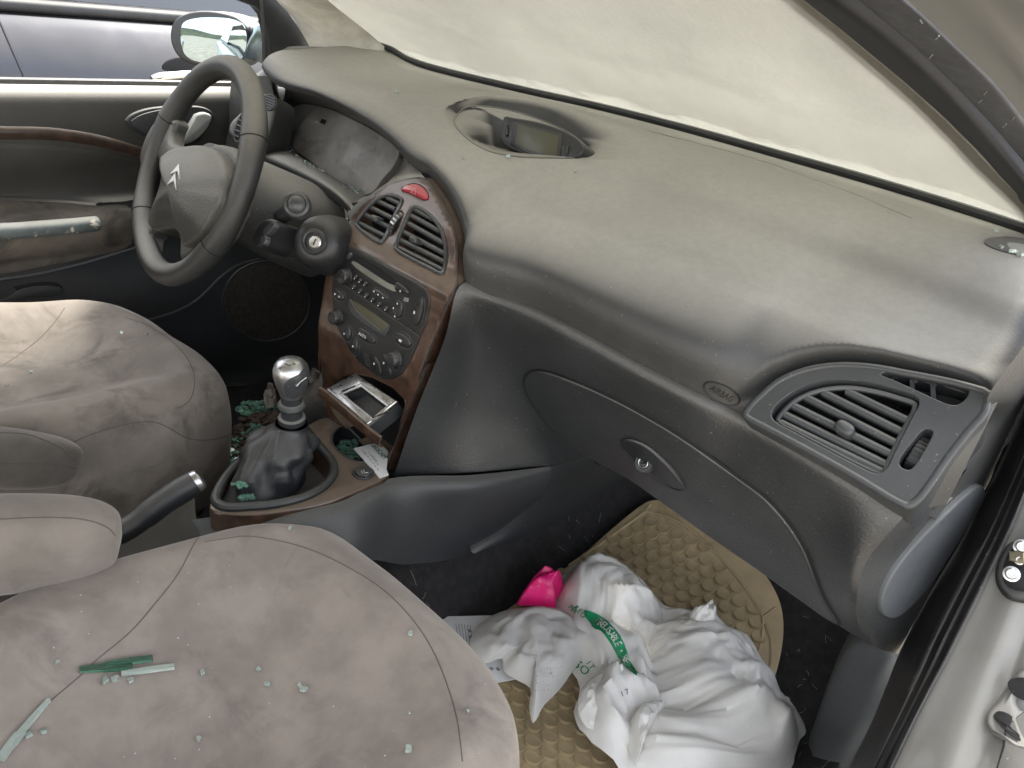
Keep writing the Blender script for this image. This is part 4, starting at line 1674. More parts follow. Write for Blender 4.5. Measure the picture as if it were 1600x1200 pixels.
kprof = [(a * KS, b * .92) for a, b in [(.012, -.032), (.0145, -.030), (.0165, -.022), (.020, -.010), (.0225, .003), (.0228, .012), (.0210, .020), (.0165, .0265), (.010, .030), (.004, .0312), (0, .0314)]]
knob_o = mk('knob', lathe(kprof, knob_c, kax, 40), M['satin'], gear)
T_k = bvh(knob_o)
tealp = pz('Z6', (575, 355), (555, 300), (560, 255), (600, 225), (650, 200), (690, 165), (712, 190), (714, 240), (708, 290), (690, 350), (640, 362))
td = casts(T_k, tealp, .0006)
if len(td) > 5:
    c_ = centroid(td)
    rings = []
    dense = cr(td, 3, True)
    for k in range(5):
        rg = []
        for p in dense:
            q = c_.lerp(p, 1 - k / 5)
            ax_pt = knob_c + kax * (q - knob_c).dot(kax)
            h_, n_, _, _ = T_k.ray_cast(q + (q - ax_pt).normalized() * .05, -(q - ax_pt).normalized(), .2)
            rg.append((h_ + n_ * .0007) if h_ else q)
        rings.append(rg)
    mk('knob_insert', grid(rings, True), M['vent'], knob_o)
mk('knob_line', tube(casts(T_k, pz('Z6', (635, 275), (665, 245), (700, 220)), .0012), .0006, 5), M['white_ink'], knob_o)
for seg in (((515, 160), (530, 150), (542, 146)), ((520, 152), (528, 166)), ((560, 125), (585, 140)), ((585, 140), (600, 132)), ((605, 125), (625, 120)), ((612, 135), (630, 128))):
    pts = casts(T_k, pz('Z6', *seg), .0003)
    if len(pts) > 1:
        mk('gate_mark', tube(pts, .0006, 4), M['black'], knob_o)

# console flank towards the passenger
top = [at(300, 812, 'z', .27), at(345, 806, 'z', .285), at(440, 801, 'z', .296), at(530, 784, 'z', .298), at(608, 748, 'z', .297), at(740, 742, 'z', .293), at(859, 729, 'z', .280)]
shoulder = [p + Vector((.018, 0, -.008)) for p in top]
shoulder[-1] = top[-1] + Vector((.004, 0, -.006))
bot = [Vector((.15, -.46, .20)), Vector((.15, -.40, .19)), Vector((.15, -.30, .185)), at(560, 880, 'x', .15), at(640, 882, 'x', .15), at(735, 863, 'x', .152), at(835, 790, 'x', .160)]
flank = mk('console_flank', patch([top, shoulder, [a.lerp(b, .5) + Vector((.006, 0, 0)) for a, b in zip(shoulder, bot)], bot], 8, 6), M['trim_blue'], console, angle=60)
T_c = bvh(flank)
tr_top = [at(735, 860, 'x', .160), at(800, 815, 'x', .163), at(858, 740, 'x', .172), at(925, 716, 'x', .20)]
tr_bot = [at(742, 866, 'x', .164), at(805, 846, 'x', .168), at(905, 796, 'x', .175), at(985, 742, 'x', .20)]
mk('tunnel_trim', patch([[p + Vector((-.012, .02, .05)) for p in tr_top], tr_top, [a.lerp(b, .5) + Vector((.004, 0, 0)) for a, b in zip(tr_top, tr_bot)], tr_bot], 6, 5), M['trim'], console)

# ------------------------------------------------------------------ handbrake and the trough round it
tip, mid, root = at(316, 746, 'z', .345), at(255, 785, 'z', .325), at(150, 850, 'z', .30)
hb = mk('handbrake', tube(cr([root, root.lerp(mid, .5) + Vector((0, 0, -.006)), mid, mid.lerp(tip, .8)], 6), [.0135] * 4 + [.0145] * 5 + [.016] * 5 + [.0165] * 3 + [.016, .015], 18), M['leather'], car)
mk('handbrake_button', tube(cr([mid.lerp(tip, .78), mid.lerp(tip, .92), tip], 4), [.0145, .0145, .0142, .0140, .0136, .0130, .012, .0105, .007], 16), M['satin'], hb)
mk('handbrake_trough', patch([[Vector((-.10, -.85, .20)), Vector((-.10, -.45, .22)), Vector((-.08, -.36, .25))], [Vector((-.05, -.85, .17)), Vector((-.05, -.45, .19)), Vector((-.03, -.38, .24))],
                              [Vector((.06, -.85, .17)), Vector((.06, -.45, .19)), Vector((.06, -.38, .24))], [Vector((.13, -.85, .22)), Vector((.13, -.45, .235)), Vector((.11, -.36, .26))], [Vector((.16, -.85, .10)), Vector((.16, -.45, .12)), Vector((.15, -.33, .13))]], 6, 6), M['black'], console)

# ------------------------------------------------------------------ floors


def zf(y):
    return .012 + (max(0, y - .17) ** 2) * 1.25


fl = []
for i in range(29):
    y = -1.2 + 1.8 * i / 28
    t = max(0, y - .17)
    z = -.004 + t * t * 1.25 if y < .42 else .074 + (y - .42) * 1.3
    fl.append([Vector((x, y, z + h)) for x, h in ((-.78, .10), (-.72, .02), (-.66, 0), (-.45, 0), (-.22, 0), (-.17, .03), (-.13, .14), (0, .17), (.12, .14), (.160, .06), (.19, .01), (.24, 0), (.45, 0), (.64, 0), (.69, .03), (.745, .16))])
floor = mk('floor_carpet', patch(fl, 3, 1), M['carpet'], car, angle=70)
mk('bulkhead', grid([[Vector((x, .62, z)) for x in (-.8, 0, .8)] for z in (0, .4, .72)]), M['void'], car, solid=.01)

# ------------------------------------------------------------------ seats
# outline of a cushion, the first points on the side of the centre console
SO = [(-.216, -.62), (-.230, -.48), (-.243, -.36), (-.249, -.25), (-.244, -.15), (-.226, -.065), (-.180, -.012), (-.092, .004), (0, .002), (.085, -.004), (.145, -.025), (.190, -.075), (.212, -.16), (.220, -.25), (.224, -.36), (.222, -.48), (.215, -.62)]


def cushion(ox, oy, oz, flip=1):
    """velour cushion: rings from the skirt over the bolster to the middle"""
    out = cr([Vector((x, y, 0)) for x, y in (SO if flip > 0 else [(-a, b) for a, b in SO][::-1])], 5)
    m = len(out)
    levels = [(.045, -.26, 1), (.012, -.20, 1), (.0, -.12, 1), (.001, -.055, 1), (.010, -.022, 1), (.028, -.004, 1), (.050, .001, 1), (.075, -.004, 1), (.10, -.013, .9), (.14, -.024, .7), (.19, -.032, .4), (.2251, -.036, .1)]
    rows = []
    for d, z, _ in levels:
        row = []
        for k, p in enumerate(out):
            a = out[max(0, k - 1)]
            b = out[min(m - 1, k + 1)]
            e = (b - a).normalized()
            nrm = Vector((e.y, -e.x, 0))
            if nrm.dot(Vector((0, -.32, 0)) - p) < 0:
                nrm = -nrm
            f = min(1, d / .2251)
            spine = Vector((0, min(-.30, p.y) if p.y < -.30 else -.225 - .02 * f, 0))
            q = p + nrm * d if d < .11 else (p + nrm * .11).lerp(spine, (d - .11) / (.2251 - .11))
            side = min(1, abs(p.x) / .2)
            bol = .030 * max(0, min(1, (-.05 - q.y) / .25))           # bolsters rise towards the back
            hz_ = z + (bol if z > -.02 else bol * max(0, 1 + z / .26)) * max(0, min(1, (abs(q.x) - .08) / .09))
            if d > .04:
                hz_ += -.006 * max(0, -(q.y + .25))
                hz_ += .010 * math.exp(-((q.y + .07) / .07) ** 2) * (1 - side * .3)
            wob = .0045 * noise.noise(Vector((q.x * 9 + ox, q.y * 9, z * 4))) * (1 if z > -.1 else .4)
            row.append(Vector((ox + q.x, oy + q.y, oz + hz_ + wob)))
        rows.append(row)
    return patch(rows, 1, 4)


def seam(tree, px, parent, r=.0007, name='seam', lift=-.0002):
    pts = casts(tree, [(p.x, p.y) for p in cr([Vector((u, v, 0)) for u, v in px], 5)], lift)
    # drop jumps to another surface
    runs = [[pts[0]]]
    for p in pts[1:]:
        if (p - runs[-1][-1]).length < .05:
            runs[-1].append(p)
        else:
            runs.append([p])
    for run in runs:
        if len(run) > 3:
            mk(name, tube(run, r, 6), M['seam'], parent)


pseat = mk('passenger_seat', cushion(.372, -.318, .378), M['fabric'], car, angle=70)
T_ps = bvh(pseat)
seam(T_ps, pz('Y1', (905, 115), (870, 185), (830, 240), (760, 370), (660, 500), (560, 615), (400, 750), (340, 808), (215, 915), (110, 1020), (10, 1130)), pseat)
seam(T_ps, pz('Y1', (870, 237), (960, 222), (1050, 212), (1200, 234), (1350, 280), (1520, 365)) + pz('Y2', (130, 420), (260, 560), (340, 690), (400, 840), (440, 980), (465, 1170)), pseat)
dseat = mk('driver_seat', cushion(-.378, -.225, .362, -1), M['fabric_soiled'], car, angle=70)
T_ds = bvh(dseat)
seam(T_ds, pz('Z7', (300, 240), (250, 310), (180, 385), (90, 455), (5, 512)), dseat)
seam(T_ds, pz('Z7', (580, 285), (680, 320), (770, 375), (850, 450), (893, 530), (900, 600), (880, 665), (830, 705)), dseat)
seam(T_ds, pz('Z7', (305, 880), (400, 835), (520, 795), (640, 770), (720, 770), (790, 800), (860, 840), (930, 853), (1010, 845), (1088, 822)), dseat)


def arm(name, tip, root, halfw, halfh, m, lab=None, drop=0.0):
    """padded armrest: rounded box section swept from root to a round tip"""
    tip, root = Vector(tip), Vector(root)
    d = (tip - root).normalized()
    side = d.cross(Z).normalized()
    up = side.cross(d)
    Ln = (tip - root).length
    rows = []
    for t, s in ((0, 1), (.25, 1), (.5, 1), (.7, .99), (.82, .95), (.90, .85), (.955, .66), (.988, .40), (1, .03)):
        c = root + d * Ln * t
        row = []
        for k in range(28):
            a = 2 * math.pi * k / 28
            x, y = math.cos(a), math.sin(a)
            x = math.copysign(abs(x) ** .72, x)
            y = math.copysign(abs(y) ** .80, y)
            row.append(c + side * x * halfw * s + up * y * halfh * (s ** .6))
        rows.append(row)
    V, F = patch(rows, 1, 4, True) if False else grid([[c_[i] for c_ in [cr([r[j] for r in rows], 4) for j in range(28)]] for i in range(33)], True)
    F.append(tuple(range(27, -1, -1)))
    o = mk(name, (V, F), m, car, angle=70)
    return o


c1 = at(150, 842, 'z', .425)
c2 = at(45, 848, 'z', .435)
pa = arm('armrest', c1 + (c1 - c2).normalized() * .022, c2 + (c2 - c1).normalized() * .30, .037, .046, M['fabric_arm'])
pa['label'] = 'pale taupe armrest of the passenger seat'
T_pa = bvh(pa)
seam(T_pa, pz('Y1', (0, 140), (120, 134), (250, 133), (350, 140), (420, 158), (470, 185), (490, 210)), pa)
c1 = at(85, 722, 'x', -.115)
c2 = at(25, 717, 'x', -.115)
da = arm('armrest', c1 + (c1 - c2).normalized() * .030, c2 + (c2 - c1).normalized() * .30, .030, .036, M['fabric_dark'])
da['label'] = 'darker stained armrest of the driver seat'
T_da = bvh(da)
seam(T_da, pz('Z7', (0, 962), (120, 960), (230, 963), (300, 972), (350, 985)), da)
seam(T_da, pz('Z7', (0, 818), (120, 825), (210, 855), (290, 895), (345, 950)), da, r=.0009)

# ------------------------------------------------------------------ steering wheel
WX = Vector((.99200544, -.12619513, 0))
WU = Vector((.05046049, .39666414, .91657586))
WN = Vector((-.12619513, -.90903685, .40034895))      # towards the driver
WC = Vector((-.38006, -.18326, .61979))
WR = .168


def wp(ang, r, h=0.0):
    a = math.radians(ang)
    return WC + WX * math.cos(a) * r + WU * math.sin(a) * r + WN * h


rimpts = [wp(360 * k / 120, WR) for k in range(120)]
rr = []
for k in range(120):
    a = 360 * k / 120
    g = .0182
    for c in (31, 163, 221, 333):
        g += .0022 * math.exp(-((((a - c + 180) % 360) - 180) / 12) ** 2)
    rr.append(g)
wheel = mk('steering_wheel', tube(rimpts, rr, 20, True, flat=.94, up=WN), M['wheel'], car, angle=70)
for a in (31, 163, 221, 333):
    t_ = wp(a + 1, WR) - wp(a - 1, WR)
    t_.normalize()
    rad = (wp(a, WR) - WC).normalized()
    L = [wp(a, WR) + rad * math.cos(q) * .0206 + WN * math.sin(q) * .0194 for q in [2 * math.pi * k / 28 for k in range(28)]]
    mk('leather_joint', tube(L, .0009, 5, True), M['void'], wheel)


def won(u, v, h):
    return on_plane(u, v, WC + WN * h, WN)


# spokes: moulded arms between the pad and the rim
for px, h in (([(200, 352), (283, 385), (262, 440), (258, 490), (310, 530), (330, 640), (240, 660), (190, 592), (168, 582), (132, 600), (100, 650), (85, 580), (125, 455)], -.004),
              ([(72, 815), (118, 850), (140, 895), (155, 930), (250, 840), (320, 880), (290, 965), (185, 968), (146, 1000), (138, 1070), (80, 1000)], -.006),
              ([(462, 522), (560, 515), (625, 560), (630, 640), (580, 770), (500, 930), (400, 1070), (310, 1130), (304, 1060), (310, 1000), (380, 930), (440, 800), (460, 690), (430, 600)], -.004)):
    L = cr([won(u, v, h) for u, v in pz('Y6', *px)], 3, True)
    mk('spoke', slab(L, WN, .010, .009, .014, arc=4), M['hub'], wheel, angle=70)
hubpx = pz('Y6', (188, 580), (230, 540), (310, 515), (400, 508), (465, 525), (508, 565), (532, 620), (533, 680), (518, 740), (505, 800), (470, 880), (420, 975), (370, 1020), (318, 1050), (303, 1035), (292, 990), (262, 955), (200, 955),
                (150, 960), (125, 935), (130, 890), (160, 810), (190, 720), (198, 650), (188, 610))
hl = cr([won(u, v, .020) for u, v in hubpx], 3, True)
hub = mk('hub_pad', slab(hl, WN, .008, .008, .045, arc=4, dome=.020), M['hub'], wheel, angle=60)
T_h = bvh(hub)
mk('hub_base', slab([won(p_[0], p_[1], -.012) for p_ in [pix(centroid(hl) + (p - centroid(hl)) * .97) for p in hl]], WN, .006, .004, .03), M['black'], wheel)
# two chevrons
for tri_ in (((215, 718), (258, 655), (283, 606), (281, 690), (266, 645), (240, 685)), ((216, 720), (262, 650), (268, 750), (258, 700), (240, 712), (228, 716))):
    pass
for px in (((232, 664), (281, 606), (284, 688), (272, 648)), ((216, 720), (262, 652), (268, 748), (252, 700))):
    L = casts(T_h, pz('Y6', *px), .0)
    if len(L) == 4:
        mk('chevron', slab(L, WN, .0028, .0010, .002, arc=2), M['emblem'], hub)
# airbag seam line on the right of the pad
# column shroud behind the wheel
axis = -WN
rows = []
for s, rx, ru, dx, du in ((.015, .058, .060, 0, 0), (.045, .066, .064, .0, .0), (.09, .080, .070, .004, -.004), (.15, .092, .075, .010, -.008), (.22, .098, .078, .012, -.012)):
    c = WC + axis * s + WX * dx + WU * (du - .010)
    rows.append([c + WX * math.copysign(abs(math.cos(q)) ** .8, math.cos(q)) * rx + WU * math.copysign(abs(math.sin(q)) ** .8, math.sin(q)) * ru for q in [2 * math.pi * j / 40 for j in range(40)]])
V, F = grid([[c_[i] for c_ in [cr([r[j] for r in rows], 5) for j in range(40)]] for i in range(21)], True)
F.append(tuple(range(39, -1, -1)))
F.append(tuple(range(len(V) - 40, len(V))))
shroud = mk('column_shroud', (V, F), M['dash_dusty'], car, angle=70)
# ignition housing with the lock barrel
ig = won(492, 378, -.075)
iax = (WN * .75 + Vector((.62, -.2, .1))).normalized()
mk('ignition_housing', lathe([(0, -.09), (.046, -.09), (.0445, -.05), (.040, -.022), (.034, -.007), (.026, 0), (.020, .001), (0, .001)], ig, iax, 36), M['black'], shroud)
mk('ignition_barrel', lathe([(0, -.001), (.0165, -.001), (.0185, .002), (.0165, .004), (.0135, .003), (.013, -.004), (0, -.004)], ig + iax * .001, iax, 32), M['black'], shroud)
mk('key_face', lathe([(0, 0), (.0095, 0), (.0095, .003), (.008, .004), (0, .0038)], ig - iax * .002, iax, 28), M['steel'], shroud)
mk('key_slot', box(ig + iax * .0022, WU * .0045, WX * .0010, iax * .0006), M['void'], shroud)
# stalks
st0, st1 = won(440, 338, -.07), won(464, 320, -.025)
stalk = mk('wiper_stalk', tube([st0, st0.lerp(st1, .6), st1], [.012, .011, .0125], 14), M['trim'], car)
sa = (st1 - st0).normalized()
mk('stalk_cap', lathe([(0, -.020), (.0165, -.020), (.0185, -.014), (.0185, 0), (.0165, .004), (.0130, .0055), (.0125, .004), (.010, .007), (.004, .009), (0, .0092)], st1, (sa + WN * .6 + WX * .3).normalized(), 28), M['vent'], stalk)
r0, r1 = won(412, 372, -.055), won(438, 354, -.055)
rem = mk('radio_remote', slab(cr([won(u, v, -.055) for u, v in pz('Y6', (706, 1010), (725, 965), (770, 915), (815, 912), (835, 930), (820, 960), (785, 1010), (755, 1055), (725, 1065), (708, 1045))], 3, True), WN, .014, .007, .035), M['black'], car)
mk('remote_button', slab(cr([won(u, v, -.043) for u, v in pz('Y6', (735, 965), (775, 922), (800, 925), (790, 950), (755, 985), (738, 985))], 3, True), WN, .004, .002, .004), M['vent'], rem)
mk('remote_button', slab(cr([won(u, v, -.043) for u, v in pz('Y6', (722, 1000), (745, 990), (752, 1005), (738, 1040), (722, 1035))], 3, True), WN, .004, .002, .004), M['vent'], rem)

# ------------------------------------------------------------------ driver's door
DX = [(.680, -.752), (.684, -.730), (.674, -.708), (.64, -.698), (.60, -.697), (.565, -.700), (.53, -.716), (.50, -.720), (.482, -.712), (.468, -.668), (.452, -.658), (.43, -.660), (.41, -.676), (.39, -.700), (.35, -.712), (.28, -.705), (.20, -.700), (.10, -.700), (.02, -.715)]
rows = []
for z, x in DX:
    row = []
    for y in (-1.3, -1.0, -.7, -.5, -.35, -.2, -.05, .1, .2, .34):
        f = max(0, min(1, (.02 - y) / .14))
        bx = x if not (.40 < z < .49) else (-.712 + (x + .712) * f)
        row.append(Vector((bx, y, z)))
    rows.append(row)
door = mk('driver_door', patch(rows, 4, 4), M['door'], car, angle=60, solid=.02)
T_d = bvh(door)


def strip_on(tree, px, n=6):
    return casts(tree, [(p.x, p.y) for p in cr([Vector((u, v, 0)) for u, v in px], n)], 0)


def decal(tree, px, lift, m, name, parent, steps=12, dense=5):
    """thin panel that follows the surface under a pixel outline"""
    P = [(p.x, p.y) for p in cr([Vector((u, v, 0)) for u, v in px], dense, True)]
    cx, cy = sum(p[0] for p in P) / len(P), sum(p[1] for p in P) / len(P)
    rings = []
    for k in range(steps + 1):
        s = 1 - k / steps * .999
        row = []
        for u, v in P:
            p, n_ = cast(tree, cx + (u - cx) * s, cy + (v - cy) * s)
            if p is None:
                p, n_ = at(cx + (u - cx) * s, cy + (v - cy) * s, 'x', -.70), Vector((1, 0, 0))
            row.append(p + n_ * (lift if k else -.001))
        rings.append(row)
        if k == 0:
            rings.append([p + Vector((lift, 0, 0)) for p in row])
    return mk(name, grid(rings, True), m, parent, angle=50)


def lumped(tree, px, h, r, depth, m, name, parent, n=3, nrm=Vector((1, 0, 0))):
    L = strip_on(tree, px + [px[0]], n)[:-1]
    return mk(name, slab(L, nrm, h, r, depth), m, parent, angle=50)


s_ = strip_on(T_d, [(-60, 201), (0, 207), (80, 209), (150, 219), (230, 241), (300, 262), (345, 280)], 6)
mk('wood_strip', tube([p + Vector((-.002, 0, 0)) for p in s_], .0115, 12, flat=.6, up=(1, 0, 0)), M['wood_door'], door)
decal(T_d, [(-80, 222), (0, 225), (80, 228), (150, 238), (222, 256), (300, 280), (330, 300), (300, 312), (215, 318), (150, 316), (100, 312), (0, 308), (-80, 308)], .002, M['door'], 'door_insert', door)
decal(T_d, [(-80, 317), (0, 314), (100, 316), (150, 320), (212, 322), (206, 380), (135, 402), (60, 418), (0, 428), (-80, 436)], .002, M['cover'], 'armrest_cover', door)
lumped(T_d, pz('Z1', (440, 945), (470, 932), (540, 922), (625, 918), (640, 950), (560, 965), (480, 972)), .003, .001, .004, M['void'], 'switch_opening', door)
hb_ = [p + Vector((.012, 0, 0)) for p in strip_on(T_d, [(-40, 357), (0, 358), (60, 354), (110, 350), (140, 347), (152, 346)], 5)]
mk('grab_handle', tube(hb_, [.0140] * (len(hb_) - 3) + [.0135, .0110, .006], 14), mat('worn blue grey handle', (.085, .105, .108), .5, var=.3, vscale=30, dust=.5, stain=(45, .58, .62, (.50, .47, .40))), door)
lumped(T_d, [(-60, 470), (0, 468), (18, 460), (35, 450), (90, 447), (99, 455), (90, 462), (40, 464), (20, 476), (0, 482), (-60, 484)], .004, .002, .004, M['trim_blue'], 'pocket_lip', door)
lumped(T_d, [(20, 447), (60, 440), (90, 442), (98, 450), (60, 452), (30, 456)], .002, .001, .004, M['void'], 'pocket_gap', door)
# latch bowl and lever
bowl = lumped(T_d, pz('Z1', (576, 555), (600, 530), (660, 505), (740, 492), (850, 488), (940, 495), (980, 520), (985, 550), (960, 595), (910, 650), (860, 678), (820, 672), (740, 655), (660, 625), (600, 590)), .006, .004, .004, M['trim'], 'handle_bowl', door)
lumped(T_d, pz('Z1', (600, 555), (640, 530), (720, 508), (780, 503), (790, 540), (760, 600), (720, 632), (660, 610), (615, 580)), .008, .001, .003, M['vent'], 'bowl_floor', door)
lumped(T_d, pz('Z1', (890, 525), (930, 515), (965, 530), (960, 565), (920, 620), (870, 655), (830, 660), (825, 635), (850, 590)), .014, .005, .006, mat('satin handle metal', (.55, .57, .56), .35, metal=.7, dust=.5, dlo=-.2, dhi=.8), 'door_handle', door)
# speaker and the moulding round it
decal(T_d, [(415 + 68 * math.cos(t), 470 + 62 * math.sin(t)) for t in [2 * math.pi * k / 16 for k in range(16)]], .005, M['speaker'], 'speaker_cover', door)
L = strip_on(T_d, [(415 + 68 * math.cos(t), 470 + 62 * math.sin(t)) for t in [2 * math.pi * k / 16 for k in range(17)]], 3)
mk('speaker_rim', tube([p + Vector((.004, 0, 0)) for p in L[:-1]], .003, 6, True), M['trim'], door)
L = strip_on(T_d, pz('Z7', (560, 330), (740, 283), (820, 255), (900, 212), (970, 150), (1020, 100), (1100, 45), (1200, 15)), 5)
mk('door_moulding', tube(L, .0045, 8), M['trim_blue'], door)
L = strip_on(T_d, [(-60, 447), (0, 437), (60, 428), (135, 410), (200, 390), (260, 372)], 4)
mk('door_moulding', tube(L, .004, 8), M['trim_blue'], door)
decal(T_d, [(-100, 440), (0, 432), (60, 422), (135, 404), (206, 384), (300, 355), (400, 360), (500, 380), (500, 560), (400, 600), (250, 600), (-100, 600)], .0015, M['door_dark'], 'lower_door', door)
mk('window_seal', tube([Vector((-.750, y, .684)) for y in (-1.3, -.5, 0, .16)], .0085, 8), M['rubber'], door)
# quarter behind the mirror and the left pillar trim
qpx = [(348, -30), (371, 0), (398, 10), (410, 24), (418, 60), (420, 98), (424, 110), (480, 108), (494, 98), (484, 72), (467, 44), (440, 5), (425, -30)]
mk('door_quarter', slab([at(u, v, 'x', -.725) for u, v in qpx], Vector((1, 0, 0)), .006, .003, .02), M['black'], door)
mk('quarter_groove', tube([at(u, v, 'x', -.717) for u, v in ((404, -20), (408, 8), (412, 40), (413, 100))], .004, 6), M['rubber'], door)
T_ws = bvh(COL.objects['windscreen'])
oc_ = [(478, -40), (512, 0), (545, 27), (578, 53), (609, 80), (640, 106), (665, 126)]
ic_ = [(405, -40), (432, 0), (455, 25), (472, 52), (485, 76), (493, 98), (500, 122)]
O_ = []
for (u, v), x in zip(oc_, (-.60, -.61, -.62, -.625, -.62, -.60, -.59)):
    p = at(u, v, 'x', x)
    h_, _ = cast(T_ws, u, v)
    if h_ is not None:
        r = (h_ - Vector(POS)).length - .012
        p = Vector(POS) + Vector(ray(u, v)).normalized() * r
    O_.append(p)
I_ = [at(u, v, 'x', x) for (u, v), x in zip(ic_, (-.700, -.703, -.706, -.708, -.710, -.712, -.712))]
mk('pillar_trim', patch([O_, [a.lerp(b, .35) + Vector((.02, -.02, .004)) for a, b in zip(O_, I_)], [a.lerp(b, .7) + Vector((.02, -.02, .0)) for a, b in zip(O_, I_)], I_], 6, 5), mat('pale pillar trim', (.72, .71, .66), .75, bump=.15, bscale=700, dust=.5, dlo=-.2), car)

# door mirror
MN = Vector((.53, -.845, .045)).normalized()
MP = at(334, 61, 'x', -.93)


def mon(u, v, d=0.0):
    return on_plane(u, v, MP + MN * d, MN)


mo = cr([mon(u, v) for u, v in pz('Z1', (795, 150), (810, 100), (860, 65), (940, 50), (1040, 60), (1110, 85), (1150, 130), (1160, 200), (1150, 260), (1110, 300), (1000, 310), (900, 300), (830, 260), (800, 205))], 3, True)
mirror = mk('door_mirror', slab(mo, MN, .008, .007, .03, arc=4), M['trim'], car)
sh = []
for s, k in ((.03, 1.0), (.06, 1.02), (.10, .85), (.13, .45), (.14, .05)):
    c = centroid(mo)
    sh.append([c + (p - c) * k - MN * s for p in mo])
mk('mirror_shell', grid(sh, True), M['trim'], mirror)
mg = cr([mon(u, v, .008) for u, v in pz('Z1', (838, 140), (850, 105), (900, 85), (1000, 80), (1090, 92), (1130, 120), (1143, 170), (1138, 230), (1110, 280), (1000, 290), (900, 282), (855, 250), (838, 195))], 3, True)
mk('mirror_glass', slab(mg, MN, .0012, .0006, .003), M['mirror'], mirror)
mk('mirror_arm', patch([[mon(1090 / 2.963, 255 / 2.963, -.02), mon(1160 / 2.963, 120 / 2.963, -.02)], [at(398, 95, 'x', -.80), at(398, 40, 'x', -.80)], [at(412, 100, 'x', -.735), at(410, 40, 'x', -.735)]], 4, 4), M['dark_paint'], mirror, solid=.02)

# ------------------------------------------------------------------ right-hand pillar, seals and jamb
T_ws = bvh(COL.objects['windscreen'])
dmin = []
for u, v in W0:
    p, n_ = cast(T_full, u, v)
    dmin.append(((p if p is not None else at(u, v, 'x', .66)) - Vector(POS)).length)


def strip_row(px, k, off=0.0):
    """a line of the pillar: pixels with a distance a little nearer than the windscreen edge"""
    out = []
    for (u, v), d in zip(px, dmin):
        r = Vector(ray(u, v)).normalized()
        dist = d * k + off
        out.append(Vector(POS) + r * dist)
    return out


def shift(px, dx, dy):
    return [(u + dx, v + dy) for u, v in px]


def line(a, b, n=11):
    return [(a[0] + (b[0] - a[0]) * i / (n - 1), a[1] + (b[1] - a[1]) * i / (n - 1)) for i in range(n)]


def resample(px, n=11):
    P = cr([Vector((u, v, 0)) for u, v in px], 20)
    ln = [0]
    for a, b in zip(P, P[1:]):
        ln.append(ln[-1] + (b - a).length)
    out = []
    for i in range(n):
        s = ln[-1] * i / (n - 1)
        k = max(j for j in range(len(ln)) if ln[j] <= s + 1e-9)
        k = min(k, len(P) - 2)
        f = (s - ln[k]) / max(1e-9, ln[k + 1] - ln[k])
        p = P[k].lerp(P[k + 1], f)
        out.append((p.x, p.y))
    return out


W1 = resample([(1262, -40), (1300, 0), (1383, 63), (1483, 153), (1600, 283), (1680, 385)])
W2 = resample([(1300, -40), (1343, 0), (1437, 80), (1520, 162), (1600, 253), (1690, 370)])
W3 = resample([(1365, -40), (1417, 0), (1503, 80), (1560, 135), (1600, 187), (1700, 330)])
W4 = resample([(1465, -40), (1517, 0), (1560, 48), (1600, 97), (1720, 270)])
W5 = resample([(1560, -40), (1600, 0), (1650, 45), (1760, 220)])
W6 = resample([(1700, -40), (1760, 20), (1850, 180)])
r0, r1, r2 = strip_row(W0, .985), strip_row(W1, .93), strip_row(W2, .94)
pillar = mk('passenger_pillar', patch([[p.lerp(q, -.20) for p, q in zip(strip_row(W0, 1.0), r1)], r0, [a.lerp(b, .5) + (Vector(POS) - a).normalized() * .006 for a, b in zip(r0, r1)], r1, r2], 5, 5), M['seal'], car, angle=60)
r2b, r3 = strip_row(W2, .925), strip_row(W3, .86)
mk('pillar_seal', patch([[a.lerp(b, .0) for a, b in zip(r2b, r3)], [a.lerp(b, .12) + (Vector(POS) - a).normalized() * .008 for a, b in zip(r2b, r3)], [a.lerp(b, .5) + (Vector(POS) - a).normalized() * .014 for a, b in zip(r2b, r3)],
                         [a.lerp(b, .88) + (Vector(POS) - a).normalized() * .008 for a, b in zip(r2b, r3)], r3], 5, 5), mat('blue black rubber', (.052, .056, .068), .55, var=.1, vscale=30, speck=.2), pillar, angle=60)
T_ps_ = bvh(COL.objects['pillar_seal'])
for c, a in (((1440, 33), (4, 6)), ((1465, 58), (5, -6)), ((1455, 88), (5, -6)), ((1540, 145), (5, -5)), ((1532, 158), (5, -4)), ((1582, 186), (5, -5)), ((1570, 196), (6, -6)), ((1596, 172), (4, -5))):
    L = casts(T_ps_, [(c[0] - a[0] / 2, c[1] - a[1] / 2), (c[0] + a[0] / 2, c[1] + a[1] / 2)], .0004)
    if len(L) == 2:
        mk('rubber_scuff', tube(L, .0005, 4), M['steel'], pillar)
r3b, r4, r5, r6 = strip_row(W3, .85), strip_row(W4, .77), strip_row(W5, .71), strip_row(W6, .64)
pillar_paint = mat('shaded silver pillar paint', (.22, .225, .232), .45, metal=.3, coat=.2, var=.08, dust=.2)
mk('door_frame', patch([r3b, [a.lerp(b, .5) + (a - Vector(POS)).normalized() * .012 for a, b in zip(r3b, r4)], r4, [a.lerp(b, .4) + (a - Vector(POS)).normalized() * .014 for a, b in zip(r4, r5)], r5, r6], 5, 5), pillar_paint, pillar, angle=60)

# sill: kick trim, seal and silver jamb; every line given with its own distance forward
def yl(pts):
    return [at(u, v, 'y', y) for u, v, y in pts]


